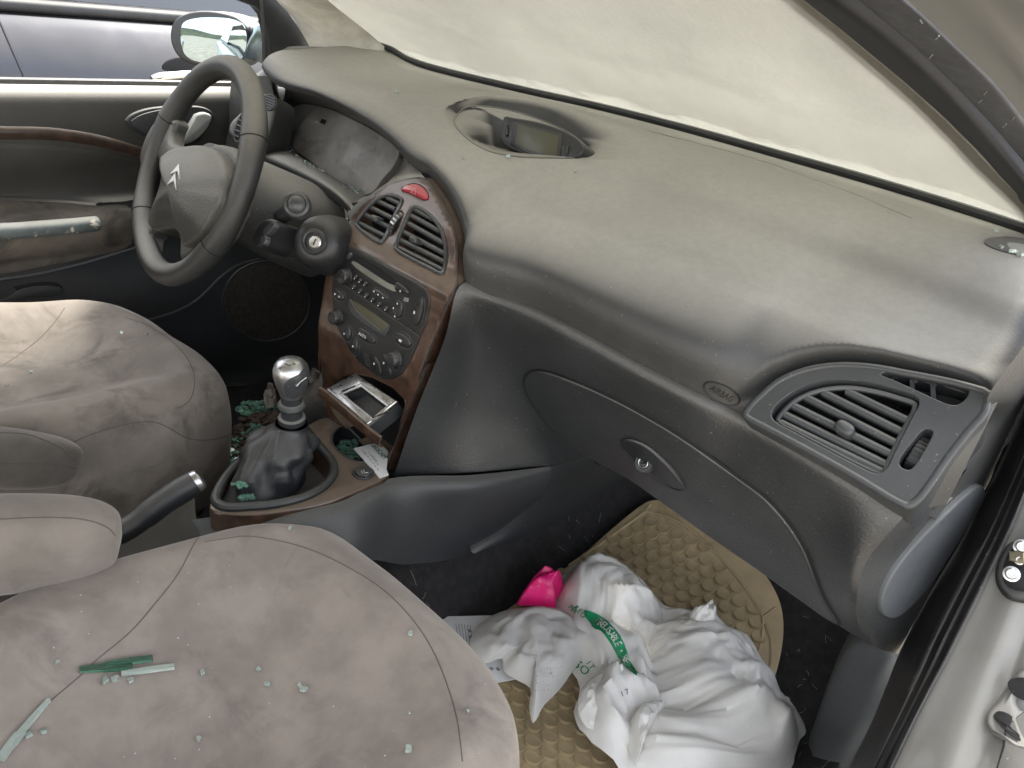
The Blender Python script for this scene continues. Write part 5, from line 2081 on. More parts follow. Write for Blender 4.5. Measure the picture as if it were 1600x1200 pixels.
A = yl([(1310, 1240, -.02), (1327, 1200, .0), (1360, 1133, .06), (1387, 1067, .11), (1405, 1021, .145), (1452, 928, .19), (1500, 848, .235), (1555, 740, .275), (1603, 632, .30), (1640, 540, .31)])
B = yl([(1380, 1240, -.05), (1397, 1200, -.03), (1440, 1110, .02), (1480, 1035, .06), (1505, 985, .085), (1545, 905, .125), (1585, 820, .165), (1620, 730, .19), (1650, 650, .21), (1690, 550, .23)])
toC = lambda a: (Vector(POS) - a).normalized()
prof = ((0, 0), (.06, .006), (.30, .012), (.55, .010), (.60, .004), (.64, .010), (.72, .013), (.78, .005), (.83, .011), (.92, .010), (1, .0))
rows = [[a.lerp(b, t) + toC(a) * h for a, b in zip(A, B)] for t, h in prof]
seal = mk('door_seal', patch(rows, 6, 3), M['rubber'], car, angle=60)
seal.location += Vector((0, 0, 0))
K1 = [at(1400, 940, 'z', .30), at(1337, 998, 'z', .235), at(1317, 1027, 'z', .19), at(1293, 1083, 'z', .12), at(1273, 1140, 'z', .06), at(1250, 1205, 'z', .01), at(1235, 1260, 'z', .0)]
K2 = [a + Vector((.0, .012, 0)) for a in yl([(1440, 940, .19), (1407, 1018, .15), (1395, 1050, .13), (1378, 1092, .10), (1360, 1135, .07), (1335, 1195, .01), (1310, 1255, -.03)])]
mk('kick_panel', patch([[p + Vector((-.01, .04, -.004)) for p in K1], K1, [a.lerp(b, .35) + toC(a) * .014 for a, b in zip(K1, K2)], [a.lerp(b, .8) + toC(a) * .010 for a, b in zip(K1, K2)], K2], 6, 5), M['kick'], car, angle=60)
Cc = yl([(1660, 1260, -.02), (1670, 1200, .0), (1690, 1110, .05), (1700, 1035, .085), (1710, 985, .105), (1720, 905, .14), (1740, 820, .17), (1750, 730, .20), (1760, 650, .22), (1770, 550, .24)])
rows = [[a.lerp(b, t) - toC(a) * h for a, b in zip(B, Cc)] for t, h in ((-.02, .004), (.1, .003), (.35, .0), (.50, .010), (.60, .008), (.8, .020), (1, .012))]
jamb = mk('door_jamb', patch(rows, 6, 4), M['silver'], car, angle=60)
T_j = bvh(jamb)
# rubber grommet with a connector
gl = cr(casts(T_j, pz('Y4', (1065, 290), (1080, 230), (1110, 170), (1150, 138), (1260, 130), (1300, 250), (1290, 420), (1200, 428), (1120, 405), (1075, 350)), 0), 3, True)
JN = toC(centroid(gl))
grom = mk('rubber_grommet', slab(gl, JN, .010, .006, .01), M['rubber'], car)
gi = cr(casts(T_j, pz('Y4', (1100, 300), (1110, 230), (1150, 170), (1250, 160), (1270, 250), (1260, 360), (1180, 370), (1120, 345)), 0), 3, True)
mk('grommet_floor', slab(gi, JN, .0106, .0005, .004), M['void'], grom)
for c, r in (((1142, 290), .0062), ((1190, 165), .0062), ((1178, 225), .004)):
    p, n_ = cast(T_j, *pz('Y4', c)[0])
    if p:
        mk('bolt', lathe([(0, 0), (r * 1.35, 0), (r * 1.35, .003), (r, .0035), (r, .009), (r * .8, .0105), (r * .45, .0105), (r * .4, .008), (0, .008)], p + JN * .010, JN, 18), M['steel'], grom)
p = casts(T_j, pz('Y4', (1150, 200), (1220, 205), (1210, 255), (1150, 245)), .012)
if len(p) == 4:
    mk('connector', slab(p, JN, .008, .002, .004), mat('brass terminal', (.45, .40, .28), .35, metal=.8), grom)
# hinge bracket
hk = cr(casts(T_j, pz('Y4', (1020, 985), (1030, 940), (1080, 880), (1130, 800), (1180, 745), (1290, 700), (1290, 790), (1200, 830), (1165, 880), (1180, 920), (1290, 960), (1290, 1110), (1160, 1110), (1090, 1060), (1040, 1030)), 0), 3, True)
hinge = mk('door_hinge', slab(hk, JN, .012, .006, .008), M['silver'], car)
for L in (((1085, 985), (1110, 960), (1135, 975), (1125, 1020), (1165, 1060), (1165, 1085), (1110, 1045)), ((1150, 820), (1190, 790), (1230, 800), (1240, 870), (1190, 890), (1160, 870))):
    q = casts(T_j, pz('Y4', *L), .0125)
    if len(q) > 4:
        mk('hinge_slot', slab(cr(q, 3, True), JN, .0008, .0004, .003), M['void'], hinge)
q = casts(T_j, pz('Y4', (1120, 1010), (1180, 940), (1290, 930), (1290, 1250), (1050, 1250), (1100, 1100)), .006)
if len(q) == 6:
    mk('check_strap', slab(q, JN, .006, .002, .006), M['rubber'], hinge)

# ------------------------------------------------------------------ outside: the car parked alongside
NX = -1.62
prof = [(.02, -.06), (.30, .02), (.42, .055), (.47, .058), (.52, .047), (.57, .020), (.62, -.018), (.665, -.060), (.70, -.100)]
rows = [[Vector((NX + dx - .015 * ((y - .4) / 2) ** 2, y, z)) for y in (-2.6, -1.6, -.8, 0, .8, 1.6, 2.4)] for z, dx in prof]
other = bpy.data.objects.new('parked_car', None)
COL.objects.link(other)
other.location = (NX - .8, 0, -.40)
tag(other, 'dark glossy car parked close alongside, seen through the driver window', 'car')
nb_ = mk('body_side', patch(rows, 4, 5), M['dark_paint'], other, angle=60, solid=-.03)
mk('belt_moulding', patch([[Vector((NX - .11, y, .694)) for y in (-2.6, 0, 2.4)], [Vector((NX - .09, y, .700)) for y in (-2.6, 0, 2.4)], [Vector((NX - .092, y, .722)) for y in (-2.6, 0, 2.4)], [Vector((NX - .12, y, .732)) for y in (-2.6, 0, 2.4)]], 4, 4), M['rubber'], other, solid=.01)
mk('side_window', patch([[Vector((NX - .115, y, .732)) for y in (-1.6, 0, 1.2)], [Vector((NX - .20, y, .95)) for y in (-1.5, 0, .9)], [Vector((NX - .30, y, 1.15)) for y in (-1.3, 0, .5)]], 4, 4), M['tint'], other, solid=.005)
mk('roof', patch([[Vector((NX - .30, y, 1.15)) for y in (-1.5, 0, .5)], [Vector((NX - .40, y, 1.21)) for y in (-1.6, 0, .4)], [Vector((NX - 1.2, y, 1.21)) for y in (-1.6, 0, .4)]], 4, 4), M['dark_paint'], other, solid=.02)
mk('lower_body', box(Vector((NX - .85, -.1, -.10)), Vector((.75, 0, 0)), Vector((0, 2.5, 0)), Vector((0, 0, .14))), M['dark_paint'], other, bevel=.05)
T_n = bvh(nb_)
hp = casts(T_n, [(232, 126), (260, 123), (300, 120), (340, 118), (378, 118)], .022)
if len(hp) == 5:
    hh = mk('door_handle', tube(cr(hp, 5), [.008, .012, .0145] + [.0155] * 15 + [.0145, .012, .008], 14, flat=.8, up=(0, 0, 1)), M['chrome'], other)
    cupc, cn = cast(T_n, 292, 108)
    mk('handle_cup', slab(ellipse(cupc, Vector((0, .075, 0)), Vector((0, 0, .035)), 28), Vector((1, 0, 0)), .004, .003, .004), M['void'], other)
# flank of the near car behind the mirror, and its bonnet under the dusty glass
fr_ = []
for z, x in ((-.15, -.80), (.1, -.86), (.35, -.88), (.52, -.875), (.64, -.700), (.668, -.80)):
    fr_.append([Vector((x, y, z)) for y in (-3.0, -2.0, -1.2, -.6, 0, .35)])
white = mat('pale silver outer paint', (.50, .50, .485), .3, metal=.2, coat=.7, var=.05, dust=.2)
mk('outer_flank', patch(fr_, 4, 4), white, car, angle=60, solid=.01)
mk('rear_side_window', patch([[Vector((-.80, y, .68)) for y in (-2.4, -1.6, -.75)], [Vector((-.70, y, .90)) for y in (-2.3, -1.6, -.75)], [Vector((-.62, y, 1.05)) for y in (-2.1, -1.5, -.75)]], 4, 4), M['tint'], car, solid=.006)
mk('bonnet', patch([[Vector((x, .48 - .1 * abs(x) ** 2, .70)) for x in (-.8, -.4, 0, .4, .8)], [Vector((x, .95, .71 - .05 * x * x)) for x in (-.82, -.4, 0, .4, .82)], [Vector((x, 1.45, .60 - .05 * x * x)) for x in (-.8, -.4, 0, .4, .8)]], 5, 6), M['silver'], car, solid=.01)

for y in (-1.35, -.02, 1.15):
    pts = []
    for k in range(25):
        z = .05 + .63 * k / 24
        h_, n_, _, _ = T_n.ray_cast(Vector((-1.2, y + .02 * math.sin(k * .2), z)), Vector((-1, 0, 0)), 1.5)
        if h_ is not None:
            pts.append(h_)
    if len(pts) > 3:
        mk('door_gap', tube(pts, .0028, 6), M['void'], nb_)

# ------------------------------------------------------------------ rubber mat on the passenger floor
def fl_hit(u, v, off=0.0):
    return hit(u, v, lambda P: P[2] - zf(P[1]) - off, .4, 2.2)


mpx = [(1006, 790), (1022, 785), (1050, 788), (1085, 803), (1130, 848), (1168, 880), (1190, 897), (1212, 932), (1221, 962), (1222, 1000), (1214, 1045), (1203, 1080), (1195, 1130), (1185, 1180), (1170, 1240), (800, 1300), (705, 1100), (740, 1000), (800, 950), (900, 878), (955, 830)]
ml = cr([fl_hit(u, v, .006) for u, v in mpx], 4, True)


def drape(L, z_of, n, thick):
    """sheet over the outline L as a fine grid, cut to the outline"""
    xs_ = [p.x for p in L]
    ys_ = [p.y for p in L]
    nx = int((max(xs_) - min(xs_)) / n) + 3
    ny = int((max(ys_) - min(ys_)) / n) + 3
    x0, y0 = min(xs_) - n, min(ys_) - n
    return grid([[Vector((x0 + i * n, y0 + j * n, z_of(x0 + i * n, y0 + j * n))) for i in range(nx)] for j in range(ny)])


floor_mat = mk('floor_mat', drape(ml, lambda x, y: zf(y) + .006, .012, .004), M['mat_tan'], solid=.005)
cut(floor_mat, [prism([Vector((p.x, p.y, -.2)) for p in ml], (0, 0, .8))], 'INTERSECT', bevel=.0015)
tag(floor_mat, 'tan rubber mat with a scale pattern, on the passenger floor under the bag', 'floor mat')
T_m = bvh(floor_mat)
# raised border ribs
for px in (((880, 890), (935, 852), (1010, 798)), ((1008, 797), (1060, 815), (1110, 855), (1150, 900), (1175, 935), (1192, 965)), ((1192, 965), (1190, 1000), (1182, 1030), (1178, 1060)), ((1010, 797), (1016, 788)), ((1192, 965), (1212, 950)),
           ((1196, 975), (1204, 1000), (1205, 1030), (1200, 1060)), ((1000, 803), (1010, 800), (1025, 803))):
    L = casts(T_m, [(p.x, p.y) for p in cr([Vector((u, v, 0)) for u, v in px], 6)], .0004)
    if len(L) > 2:
        mk('rib', tube(L, .0026, 6), M['mat_tan'], floor_mat)
# scales: one mesh shared by all
sdir = (fl_hit(1062, 906) - fl_hit(1040, 862)); sdir.z = 0; sdir.normalize()     # down the rows
tdir = (fl_hit(1078, 884) - fl_hit(1040, 880)); tdir.z = 0
pitch = .0
Vs, Fs = [], []
SW = .0250
for k in range(9):                                   # a fish scale: proud at its round lip, sinking to the root
    pass
ringn = 14
outl = []
for k in range(ringn):
    a = math.pi * k / (ringn - 1)
    outl.append(Vector((math.cos(a) * SW * .5, -SW * .10 - math.sin(a) * SW * .52, 0)))
outl += [Vector((-SW * .42, SW * .30, 0)), Vector((0, SW * .36, 0)), Vector((SW * .42, SW * .30, 0))]
nO = len(outl)
for s, h in ((1.0, 0.0), (.97, 1.0), (.80, .80), (.45, .55)):
    for p in outl:
        lip = max(0, min(1, (.30 * SW - p.y) / (.9 * SW)))
        Vs.append(Vector((p.x * s, p.y * s, (.0004 + .0062 * lip) * h)))
for r_ in range(3):
    for j in range(nO):
        Fs.append((r_ * nO + j, r_ * nO + (j + 1) % nO, (r_ + 1) * nO + (j + 1) % nO, (r_ + 1) * nO + j))
Fs.append(tuple(range(3 * nO, 4 * nO)))
scale_me = build_mesh('scale', (Vs, Fs), M['mat_tan'], True, 60)
inner = [fl_hit(u, v) for u, v in ((885, 893), (940, 855), (1012, 805), (1060, 822), (1106, 860), (1146, 905), (1172, 940), (1186, 968), (1184, 1005), (1174, 1045), (1165, 1200), (1100, 1260), (840, 1260), (740, 1090), (800, 985))]


def inside(p, L):
    c = False
    for a, b in zip(L, L[1:] + L[:1]):
        if (a.y > p.y) != (b.y > p.y) and p.x < (b.x - a.x) * (p.y - a.y) / (b.y - a.y) + a.x:
            c = not c
    return c


# rows run along the mat: lips point to the rear of the car, slightly turned as in the photograph
ang = math.atan2(-.28, -1)
ydir = Vector((math.sin(.12), -math.cos(.12), 0))        # direction the lip points
xdir = Vector((-ydir.y, ydir.x, 0))
org = fl_hit(1060, 880)
ml_w = floor_mat.location
count = 0
for i in range(-14, 15):
    for j in range(-22, 30):
        p = org + xdir * (i * SW * 1.12 + (SW * .56 if j % 2 else 0)) + ydir * (j * SW * .86)
        if not inside(p, inner):
            continue
        q = [p + xdir * SW * .45, p - xdir * SW * .45]
        if count >= 299:
            continue
        count += 1
        o = bpy.data.objects.new('scale', scale_me)
        COL.objects.link(o)
        o.parent = floor_mat
        slope = 2 * 1.25 * max(0, p.y - .17)
        up = Vector((0, -slope, 1)).normalized()
        yy = (-ydir - up * (-ydir).dot(up)).normalized()
        xx = yy.cross(up)
        hp0, _, _, _ = T_m.ray_cast(Vector((p.x, p.y, .5)), -Z, 1)
        o.location = Vector((p.x, p.y, (hp0.z if hp0 else zf(p.y) + .006) - .0003)) - ml_w
        o.rotation_euler = Matrix((xx, yy, up)).transposed().to_euler()

# ------------------------------------------------------------------ white plastic bag, crumpled
rnd = random.Random(11)


def folds(n, amp, seed, size):
    return (amp, size, random.Random(seed).uniform(0, 50))


def rnd2(i, j, sd):
    return noise.cell(Vector((i * 1.37 + .5, j * 2.11 + .5, sd * 3.17 + .5)))


def facet(x, y, cell, sd):
    """piecewise flat relief over a skewed triangular lattice: flats that meet in sharp folds"""
    u, v = x / cell, y / cell
    a, b = u - v * .57735, v * 1.1547
    i, j = math.floor(a), math.floor(b)
    fa, fb = a - i, b - j
    h00, h10, h01, h11 = rnd2(i, j, sd), rnd2(i + 1, j, sd), rnd2(i, j + 1, sd), rnd2(i + 1, j + 1, sd)
    if fa + fb < 1:
        return h00 + (h10 - h00) * fa + (h01 - h00) * fb
    return h11 + (h01 - h11) * (1 - fa) + (h10 - h11) * (1 - fb)


def crease(x, y, z):
    """0 on open film, rising to 1 along narrow fold lines"""
    return max(0, 1 - abs(noise.noise(Vector((x, y, z)))) * 4.5) ** 1.2


def crumple(x, y, fs):
    amp, size, sd = fs
    wx = x + .034 * noise.noise(Vector((x * 12, y * 12, sd))) + .009 * noise.noise(Vector((x * 40, y * 40, sd)))
    wy = y + .034 * noise.noise(Vector((x * 12, y * 12, sd + 9))) + .009 * noise.noise(Vector((x * 40, y * 40, sd + 9)))
    ca, sa = math.cos(sd), math.sin(sd)
    wx, wy = wx * ca - wy * sa, wx * sa + wy * ca
    k = .50 / size
    return amp * (.50 * facet(wx, wy, size * .75, sd) + .36 * facet(wx + .3, wy * .8 + .1, size * .34, sd + 3) + .18 * facet(wy + .1, wx, size * .16, sd + 6)
                  + .16 * crease(wx * k * 1.2, wy * k * 1.3, sd + 1) + .25)


def sheet(px, zbase, height, fs, n=.0055, dome=1.0, seedz=0.0, zfix=None):
    """crumpled film over a pixel outline laid at its real height over the floor"""
    L = cr([hit(u, v, lambda P: P[2] - zf(P[1]) - zbase, .4, 2.2) for u, v in px], 3, True)
    c = centroid(L)
    m = len(L)
    dense = []
    rings = 46
    rows = []
    for k in range(rings + 1):
        s = 1 - k / rings
        row = []
        for j, p in enumerate(L):
            q = c + (p - c) * s
            edge = 1 - s
            dm = height * (1 - (1 - min(1, edge * 1.7)) ** 2) * dome
            h = crumple(q.x - c.x, q.y - c.y, fs) * min(1, .35 + edge * 2.5)
            fine = .0006 * noise.noise(Vector((q.x * 55, q.y * 55, seedz))) + .0004 * noise.noise(Vector((q.x * 130, q.y * 130, seedz)))
            und = .006 * noise.noise(Vector((q.x * 16, q.y * 16, seedz + 5)))
            row.append(Vector((q.x, q.y, zf(q.y) + zbase + dm + h + (fine + und) * min(1, .3 + edge * 3))))
        rows.append(row)
    return grid(rows, True), L


bag_px = [(870, 925), (885, 893), (905, 882), (960, 881), (985, 893), (1010, 920), (1035, 948), (1060, 952), (1085, 955), (1113, 940), (1116, 960), (1135, 980), (1165, 990), (1190, 1030), (1215, 1080), (1240, 1110), (1258, 1145), (1248, 1160), (1240, 1185), (1225, 1230),
          (1000, 1250), (930, 1200), (900, 1160), (893, 1125), (905, 1080), (884, 1042), (862, 1010), (866, 970)]
fs1 = folds(16, .030, 3, .085)


def in_dist(p, L):
    """distance of p from the rim of polygon L when inside, else 0"""
    if not inside(p, L):
        return 0.0
    best = 9
    for a, b in zip(L, L[1:] + L[:1]):
        dx, dy = b.x - a.x, b.y - a.y
        t = max(0, min(1, ((p.x - a.x) * dx + (p.y - a.y) * dy) / (dx * dx + dy * dy + 1e-12)))
        best = min(best, math.hypot(p.x - a.x - dx * t, p.y - a.y - dy * t))
    return best


def on_floor(px, h):
    return [hit(u, v, lambda P: P[2] - zf(P[1]) - h, .4, 2.2) for u, v in px]


LOBES = []
for px, h, wd in (([(1018, 985), (1050, 965), (1095, 955), (1116, 938), (1120, 965), (1145, 985), (1180, 1012), (1205, 1050), (1230, 1095), (1258, 1140), (1245, 1165), (1200, 1178), (1150, 1172), (1090, 1135), (1035, 1085), (1015, 1040)], .052, .075),
                  ([(868, 930), (885, 893), (910, 880), (962, 880), (990, 895), (1015, 925), (1038, 952), (1010, 965), (985, 990), (950, 988), (915, 962), (885, 948)], .046, .055),
                  ([(892, 1085), (920, 1058), (960, 1045), (1005, 1070), (1038, 1092), (1020, 1115), (1005, 1150), (995, 1230), (930, 1230), (900, 1165), (888, 1125)], .040, .050),
                  ([(990, 1135), (1015, 1100), (1060, 1115), (1115, 1160), (1170, 1182), (1200, 1240), (1100, 1270), (990, 1260), (985, 1190)], .046, .055),
                  ([(900, 985), (950, 975), (1000, 985), (1020, 1030), (1010, 1075), (960, 1050), (915, 1035)], .030, .045)):
    LOBES.append((on_floor(px, .045), h, wd))
L1 = cr(on_floor(bag_px, .012), 3, True)
bc_ = centroid(L1)
rows = []
NR = 84
for k in range(NR + 1):
    s = 1 - k / NR
    row = []
    for p in L1:
        q = bc_ + (p - bc_) * s
        e = in_dist(q, L1) if k else 0
        lift = 0
        for LL, h, wd in LOBES:
            d = min(1, in_dist(q, LL) / wd)
            lift = max(lift, h * (1 - (1 - d) ** 2.2)) if lift < .001 else math.log(math.exp(lift * 140) + math.exp(h * (1 - (1 - d) ** 2.2) * 140) - 1) / 140
        rim_ = min(1, e / .03)
        calm = .55 + .55 * noise.noise(Vector((q.x * 7, q.y * 7, 2.2)))
        c = crumple(q.x, q.y, (.026, .095, 4.0)) * (.55 + calm * .5) + .22 * crumple(q.x - 2, q.y + 1, (.020, .034, 13.0)) + .4 * calm * crumple(q.x + 3, q.y, (.022, .05, 9.0))
        row.append(Vector((q.x, q.y, zf(q.y) + .012 + .022 * rim_ + lift + c * (.35 + .65 * rim_) + (.005 * noise.noise(Vector((q.x * 26, q.y * 26, 1.5))) + .0024 * noise.noise(Vector((q.x * 66, q.y * 66, 6.5)))) * rim_)))
    rows.append(row)
bag = mk('plastic_bag', grid(rows, True), M['bag'], angle=50)
tag(bag, 'crumpled white plastic carrier bag with a green printed band, lying on the tan mat', 'bag')
# loose corners that stand up from the bag
for px, z0, z1, sd in (([(1075, 965), (1098, 952), (1114, 939), (1118, 965), (1110, 985), (1085, 985)], .075, .02, 3.3), ([(905, 1085), (925, 1060), (965, 1055), (1000, 1078), (960, 1100), (925, 1140), (905, 1118)], .06, .016, 5.1),
                       ([(985, 1125), (1010, 1100), (1040, 1095), (1032, 1120), (1010, 1150), (992, 1200), (980, 1160)], .062, .018, 7.7)):
    g, L = sheet(px, z0, z1, (.014, .05, sd), seedz=sd)
    mk('bag_fold', g, M['bag'], bag, angle=16)
T_b = bvh(bag, *[o for o in bag.children])
# green band with its lettering
band = []
up_ = pz('Y3', (38, 462), (70, 468), (110, 485), (150, 515), (190, 560), (215, 600), (235, 645), (250, 690), (285, 745))
dn_ = pz('Y3', (42, 492), (65, 520), (85, 545), (120, 560), (150, 600), (175, 640), (200, 685), (225, 725), (282, 768))
ru = [(p.x, p.y) for p in cr([Vector((u, v, 0)) for u, v in up_], 6)]
rd = [(p.x, p.y) for p in cr([Vector((u, v, 0)) for u, v in dn_], 6)]
rows = []
ok = True
for t in [k / 8 for k in range(9)]:
    row = casts(T_b, [(a[0] * (1 - t) + b[0] * t, a[1] * (1 - t) + b[1] * t) for a, b in zip(ru, rd)], .0016)
    rows.append(row)
if len({len(r) for r in rows}) == 1:
    mk('printed_band', grid(rows), mat('green bag print', (.010, .25, .105), .35, var=.25, vscale=25), bag, solid=.0004)


def print_on(tree, text, cx, ang_, size_px, m, name, parent, squash=1.0):
    """lettering laid on a crumpled surface: the outline of each letter is dropped along the sight line"""
    cu = bpy.data.curves.new(name, 'FONT')
    cu.body = text
    cu.size = 1
    cu.align_x, cu.align_y = 'CENTER', 'CENTER'
    cu.resolution_u = 2
    tmp = bpy.data.objects.new(name, cu)
    COL.objects.link(tmp)
    bpy.context.view_layer.update()
    me = bpy.data.meshes.new_from_object(tmp.evaluated_get(bpy.context.evaluated_depsgraph_get()))
    bpy.data.objects.remove(tmp)
    bm_ = bmesh.new()
    bm_.from_mesh(me)
    bpy.data.meshes.remove(me)
    bmesh.ops.triangulate(bm_, faces=bm_.faces[:])
    ca, sa = math.cos(ang_), math.sin(ang_)
    bm_.verts.index_update()
    V, okv = [], []
    for v in bm_.verts:
        x, y = v.co.x * size_px * squash, -v.co.y * size_px
        p, n_ = cast(tree, cx[0] + x * ca - y * sa, cx[1] + x * sa + y * ca)
        okv.append(p is not None)
        V.append(p + n_ * .0022 if p is not None else Vector())
    F = [tuple(v.index for v in f.verts) for f in bm_.faces if all(okv[v.index] for v in f.verts)]
    nF = len(F)
    F = [f for f in F if max((V[f[0]] - V[f[1]]).length, (V[f[1]] - V[f[2]]).length, (V[f[0]] - V[f[2]]).length) < .03]
    bm_.free()
    if F and len(F) == nF and all(okv):
        return mk(name, (V, F), m, parent, smooth=False, solid=.0002)


def print_text(tree, text, cx, ang_, size_px, m, name, parent, squash=1.0):
    wd = size_px * .66 * squash
    n_ = len(text)
    for k, ch in enumerate(text):
        o_ = (k - (n_ - 1) / 2) * wd
        print_on(tree, ch, (cx[0] + o_ * math.cos(ang_), cx[1] + o_ * math.sin(ang_)), ang_, size_px, m, name, parent, squash)


mid_ = [((a[0] + b[0]) / 2, (a[1] + b[1]) / 2) for a, b in zip(ru, rd)]
TXT = 'REUSABLE \u2022 REU'
i0, i1 = 15, 43
for k, ch in enumerate(TXT):
    if ch == ' ':
        continue
    f = i0 + (i1 - i0) * k / (len(TXT) - 1)
    i_ = int(f)
    a, b = mid_[i_], mid_[min(len(mid_) - 1, i_ + 2)]
    an = math.atan2(b[1] - a[1], b[0] - a[0])
    print_on(T_b, ch, (a[0] + (b[0] - a[0]) * (f - i_) / 2, a[1] + (b[1] - a[1]) * (f - i_) / 2), an, 15.5, M['card'], 'letter', bag, squash=.85)
print_text(T_b, 'SO,', pz('Y3', (42, 745))[0], .75, 20, M['ink_green'], 'letter', bag)
print_text(T_b, 'IT', pz('Y3', (70, 718))[0], 1.0, 13, M['ink_green'], 'letter', bag)
print_text(T_b, 'REU', pz('Y3', (18, 470))[0], .9, 12, M['ink_green'], 'letter', bag)
print_text(T_b, 'MA', pz('Y2', (962, 495))[0], .9, 11, M['ink_green'], 'letter', bag)
print_text(T_b, '17', pz('Y2', (1185, 868))[0], -.35, 13, M['ink_grey'], 'letter', bag)

# ------------------------------------------------------------------ leaflet, wipe, pink wrapper
lf = [hit(u, v, lambda P: P[2] - zf(P[1]) - .016, .4, 2.2) for u, v in [(690, 964), (775, 962), (830, 1000), (822, 1058), (770, 1068), (705, 1064)]]
leaflet = mk('leaflet', slab(lf, Z, .0012, .0004, .001), M['paper'])
tag(leaflet, 'white printed leaflet half under the wipe, beside the passenger seat front', 'paper')
T_l = bvh(leaflet)
for i in range(6):
    a = casts(T_l, [(712 + i * 4.5, 975 + i * .5), (716 + i * 4.5, 1000 + i)], .0008)
    if len(a) == 2:
        mk('printed_line', tube(a, .0005, 4), M['ink_grey'], leaflet)
for u, v in ((734, 986), (736, 996), (738, 1005), (768, 1045), (778, 1046)):
    p, n_ = cast(T_l, u, v)
    if p:
        mk('printed_symbol', box(p + Z * .0006, Vector((.003, 0, 0)), Vector((0, .002, 0)), Z * .0002), M['ink_grey'], leaflet)
wpx = pz('Y2', (497, 640), (540, 560), (600, 520), (680, 490), (760, 478), (860, 480), (930, 490), (1000, 530), (1060, 580), (1105, 640), (1060, 680), (1000, 720), (960, 770), (900, 850), (830, 920), (780, 1000), (762, 930), (765, 845), (700, 810), (650, 770), (640, 715), (560, 740), (520, 700))
gw, Lw = sheet(wpx, .030, .028, folds(9, .016, 71, .09), seedz=22.0)
wipe = mk('wet_wipe', gw, M['tissue'], angle=40)
tag(wipe, 'grubby white wipe spread left of the plastic bag, one corner hanging in a point', 'wipe')
T_w = bvh(wipe)
for _ in range(70):
    u, v = rnd.uniform(835, 890), rnd.uniform(1015, 1080)
    p, n_ = cast(T_w, u, v)
    if p:
        s = rnd.uniform(.0003, .0009)
        mk('dirt_fleck', box(p, Vector((s, 0, 0)), Vector((0, s * .7, 0)), Z * .0003), M['ink_grey'], wipe) if _ < 40 else None
ppx = pz('Y2', (708, 475), (725, 430), (790, 375), (805, 352), (820, 365), (870, 378), (915, 400), (905, 430), (880, 455), (880, 490), (820, 490), (760, 485))
gp_, Lp = sheet(ppx, .028, .035, folds(6, .020, 81, .06), seedz=31.0)
pink = mk('pink_wrapper', gp_, M['pink'], angle=35)
tag(pink, 'crumpled magenta wrapper peeking out behind the white wipe', 'wrapper')

# ------------------------------------------------------------------ business card on the console
cpx = pz('Z6', (1035, 716), (1213, 672), (1330, 805), (1275, 898), (1213, 922))
cz = [at(*q, 'z', .304) for q in pz('Z6', (1035, 716), (1213, 672), (1360, 850), (1215, 922))]
ex = (cz[3] - cz[0]).normalized()
ey = (cz[0] - cz[1]).normalized()
crd = [cz[0], cz[1], cz[1] + ex * .085, cz[0] + ex * (cz[3] - cz[0]).length]
card = mk('business_card', slab([cz[0], cz[1], at(*pz('Z6', (1275, 740))[0], 'z', .304), at(*pz('Z6', (1262, 860))[0], 'z', .304), at(*pz('Z6', (1275, 898))[0], 'z', .304), cz[3]], Z, .001, .0004, .0006), M['card'])
tag(card, 'white card with green lettering, leaning on the console edge beside the lock switch', 'card')
T_cd = bvh(card)
print_text(T_cd, 'AGROCAMPO', pz('Z6', (1212, 745))[0], math.radians(46), 9.5, M['ink_dark'], 'letter', card, squash=.8)
for k, (a, b) in enumerate((((1135, 740), (1210, 838)), ((1112, 745), (1215, 880)), ((1098, 730), (1120, 758)), ((1165, 765), (1200, 812)))):
    L = casts(T_cd, [(p.x, p.y) for p in cr([Vector((*pz('Z6', a)[0], 0)), Vector((*pz('Z6', b)[0], 0))], 12)], .0005)
    for i in range(0, len(L) - 1, 2):
        mk('printed_line', tube([L[i], L[i].lerp(L[i + 1], .9)], .0005, 4), M['ink_grey'], card)

# ------------------------------------------------------------------ broken window glass
def crumb(c, s, seed, flat=.6):
    rg = random.Random(seed)
    ax = Vector((rg.uniform(-1, 1), rg.uniform(-1, 1), rg.uniform(-.3, .3))).normalized()
    up = Vector((0, 0, 1))
    e1 = (ax - up * ax.dot(up)).normalized()
    e2 = up.cross(e1)
    n_ = rg.choice((4, 5, 5, 6))
    L = []
    for k in range(n_):
        a = 2 * math.pi * (k + rg.uniform(-.25, .25)) / n_
        L.append(Vector(c) + (e1 * math.cos(a) + e2 * math.sin(a) * rg.uniform(.6, 1)) * s)
    tilt = Matrix.Rotation(rg.uniform(-.5, .5), 3, e1)
    L = [Vector(c) + tilt @ (p - Vector(c)) for p in L]
    return prism(L, tilt @ (up * s * flat * 1.4))


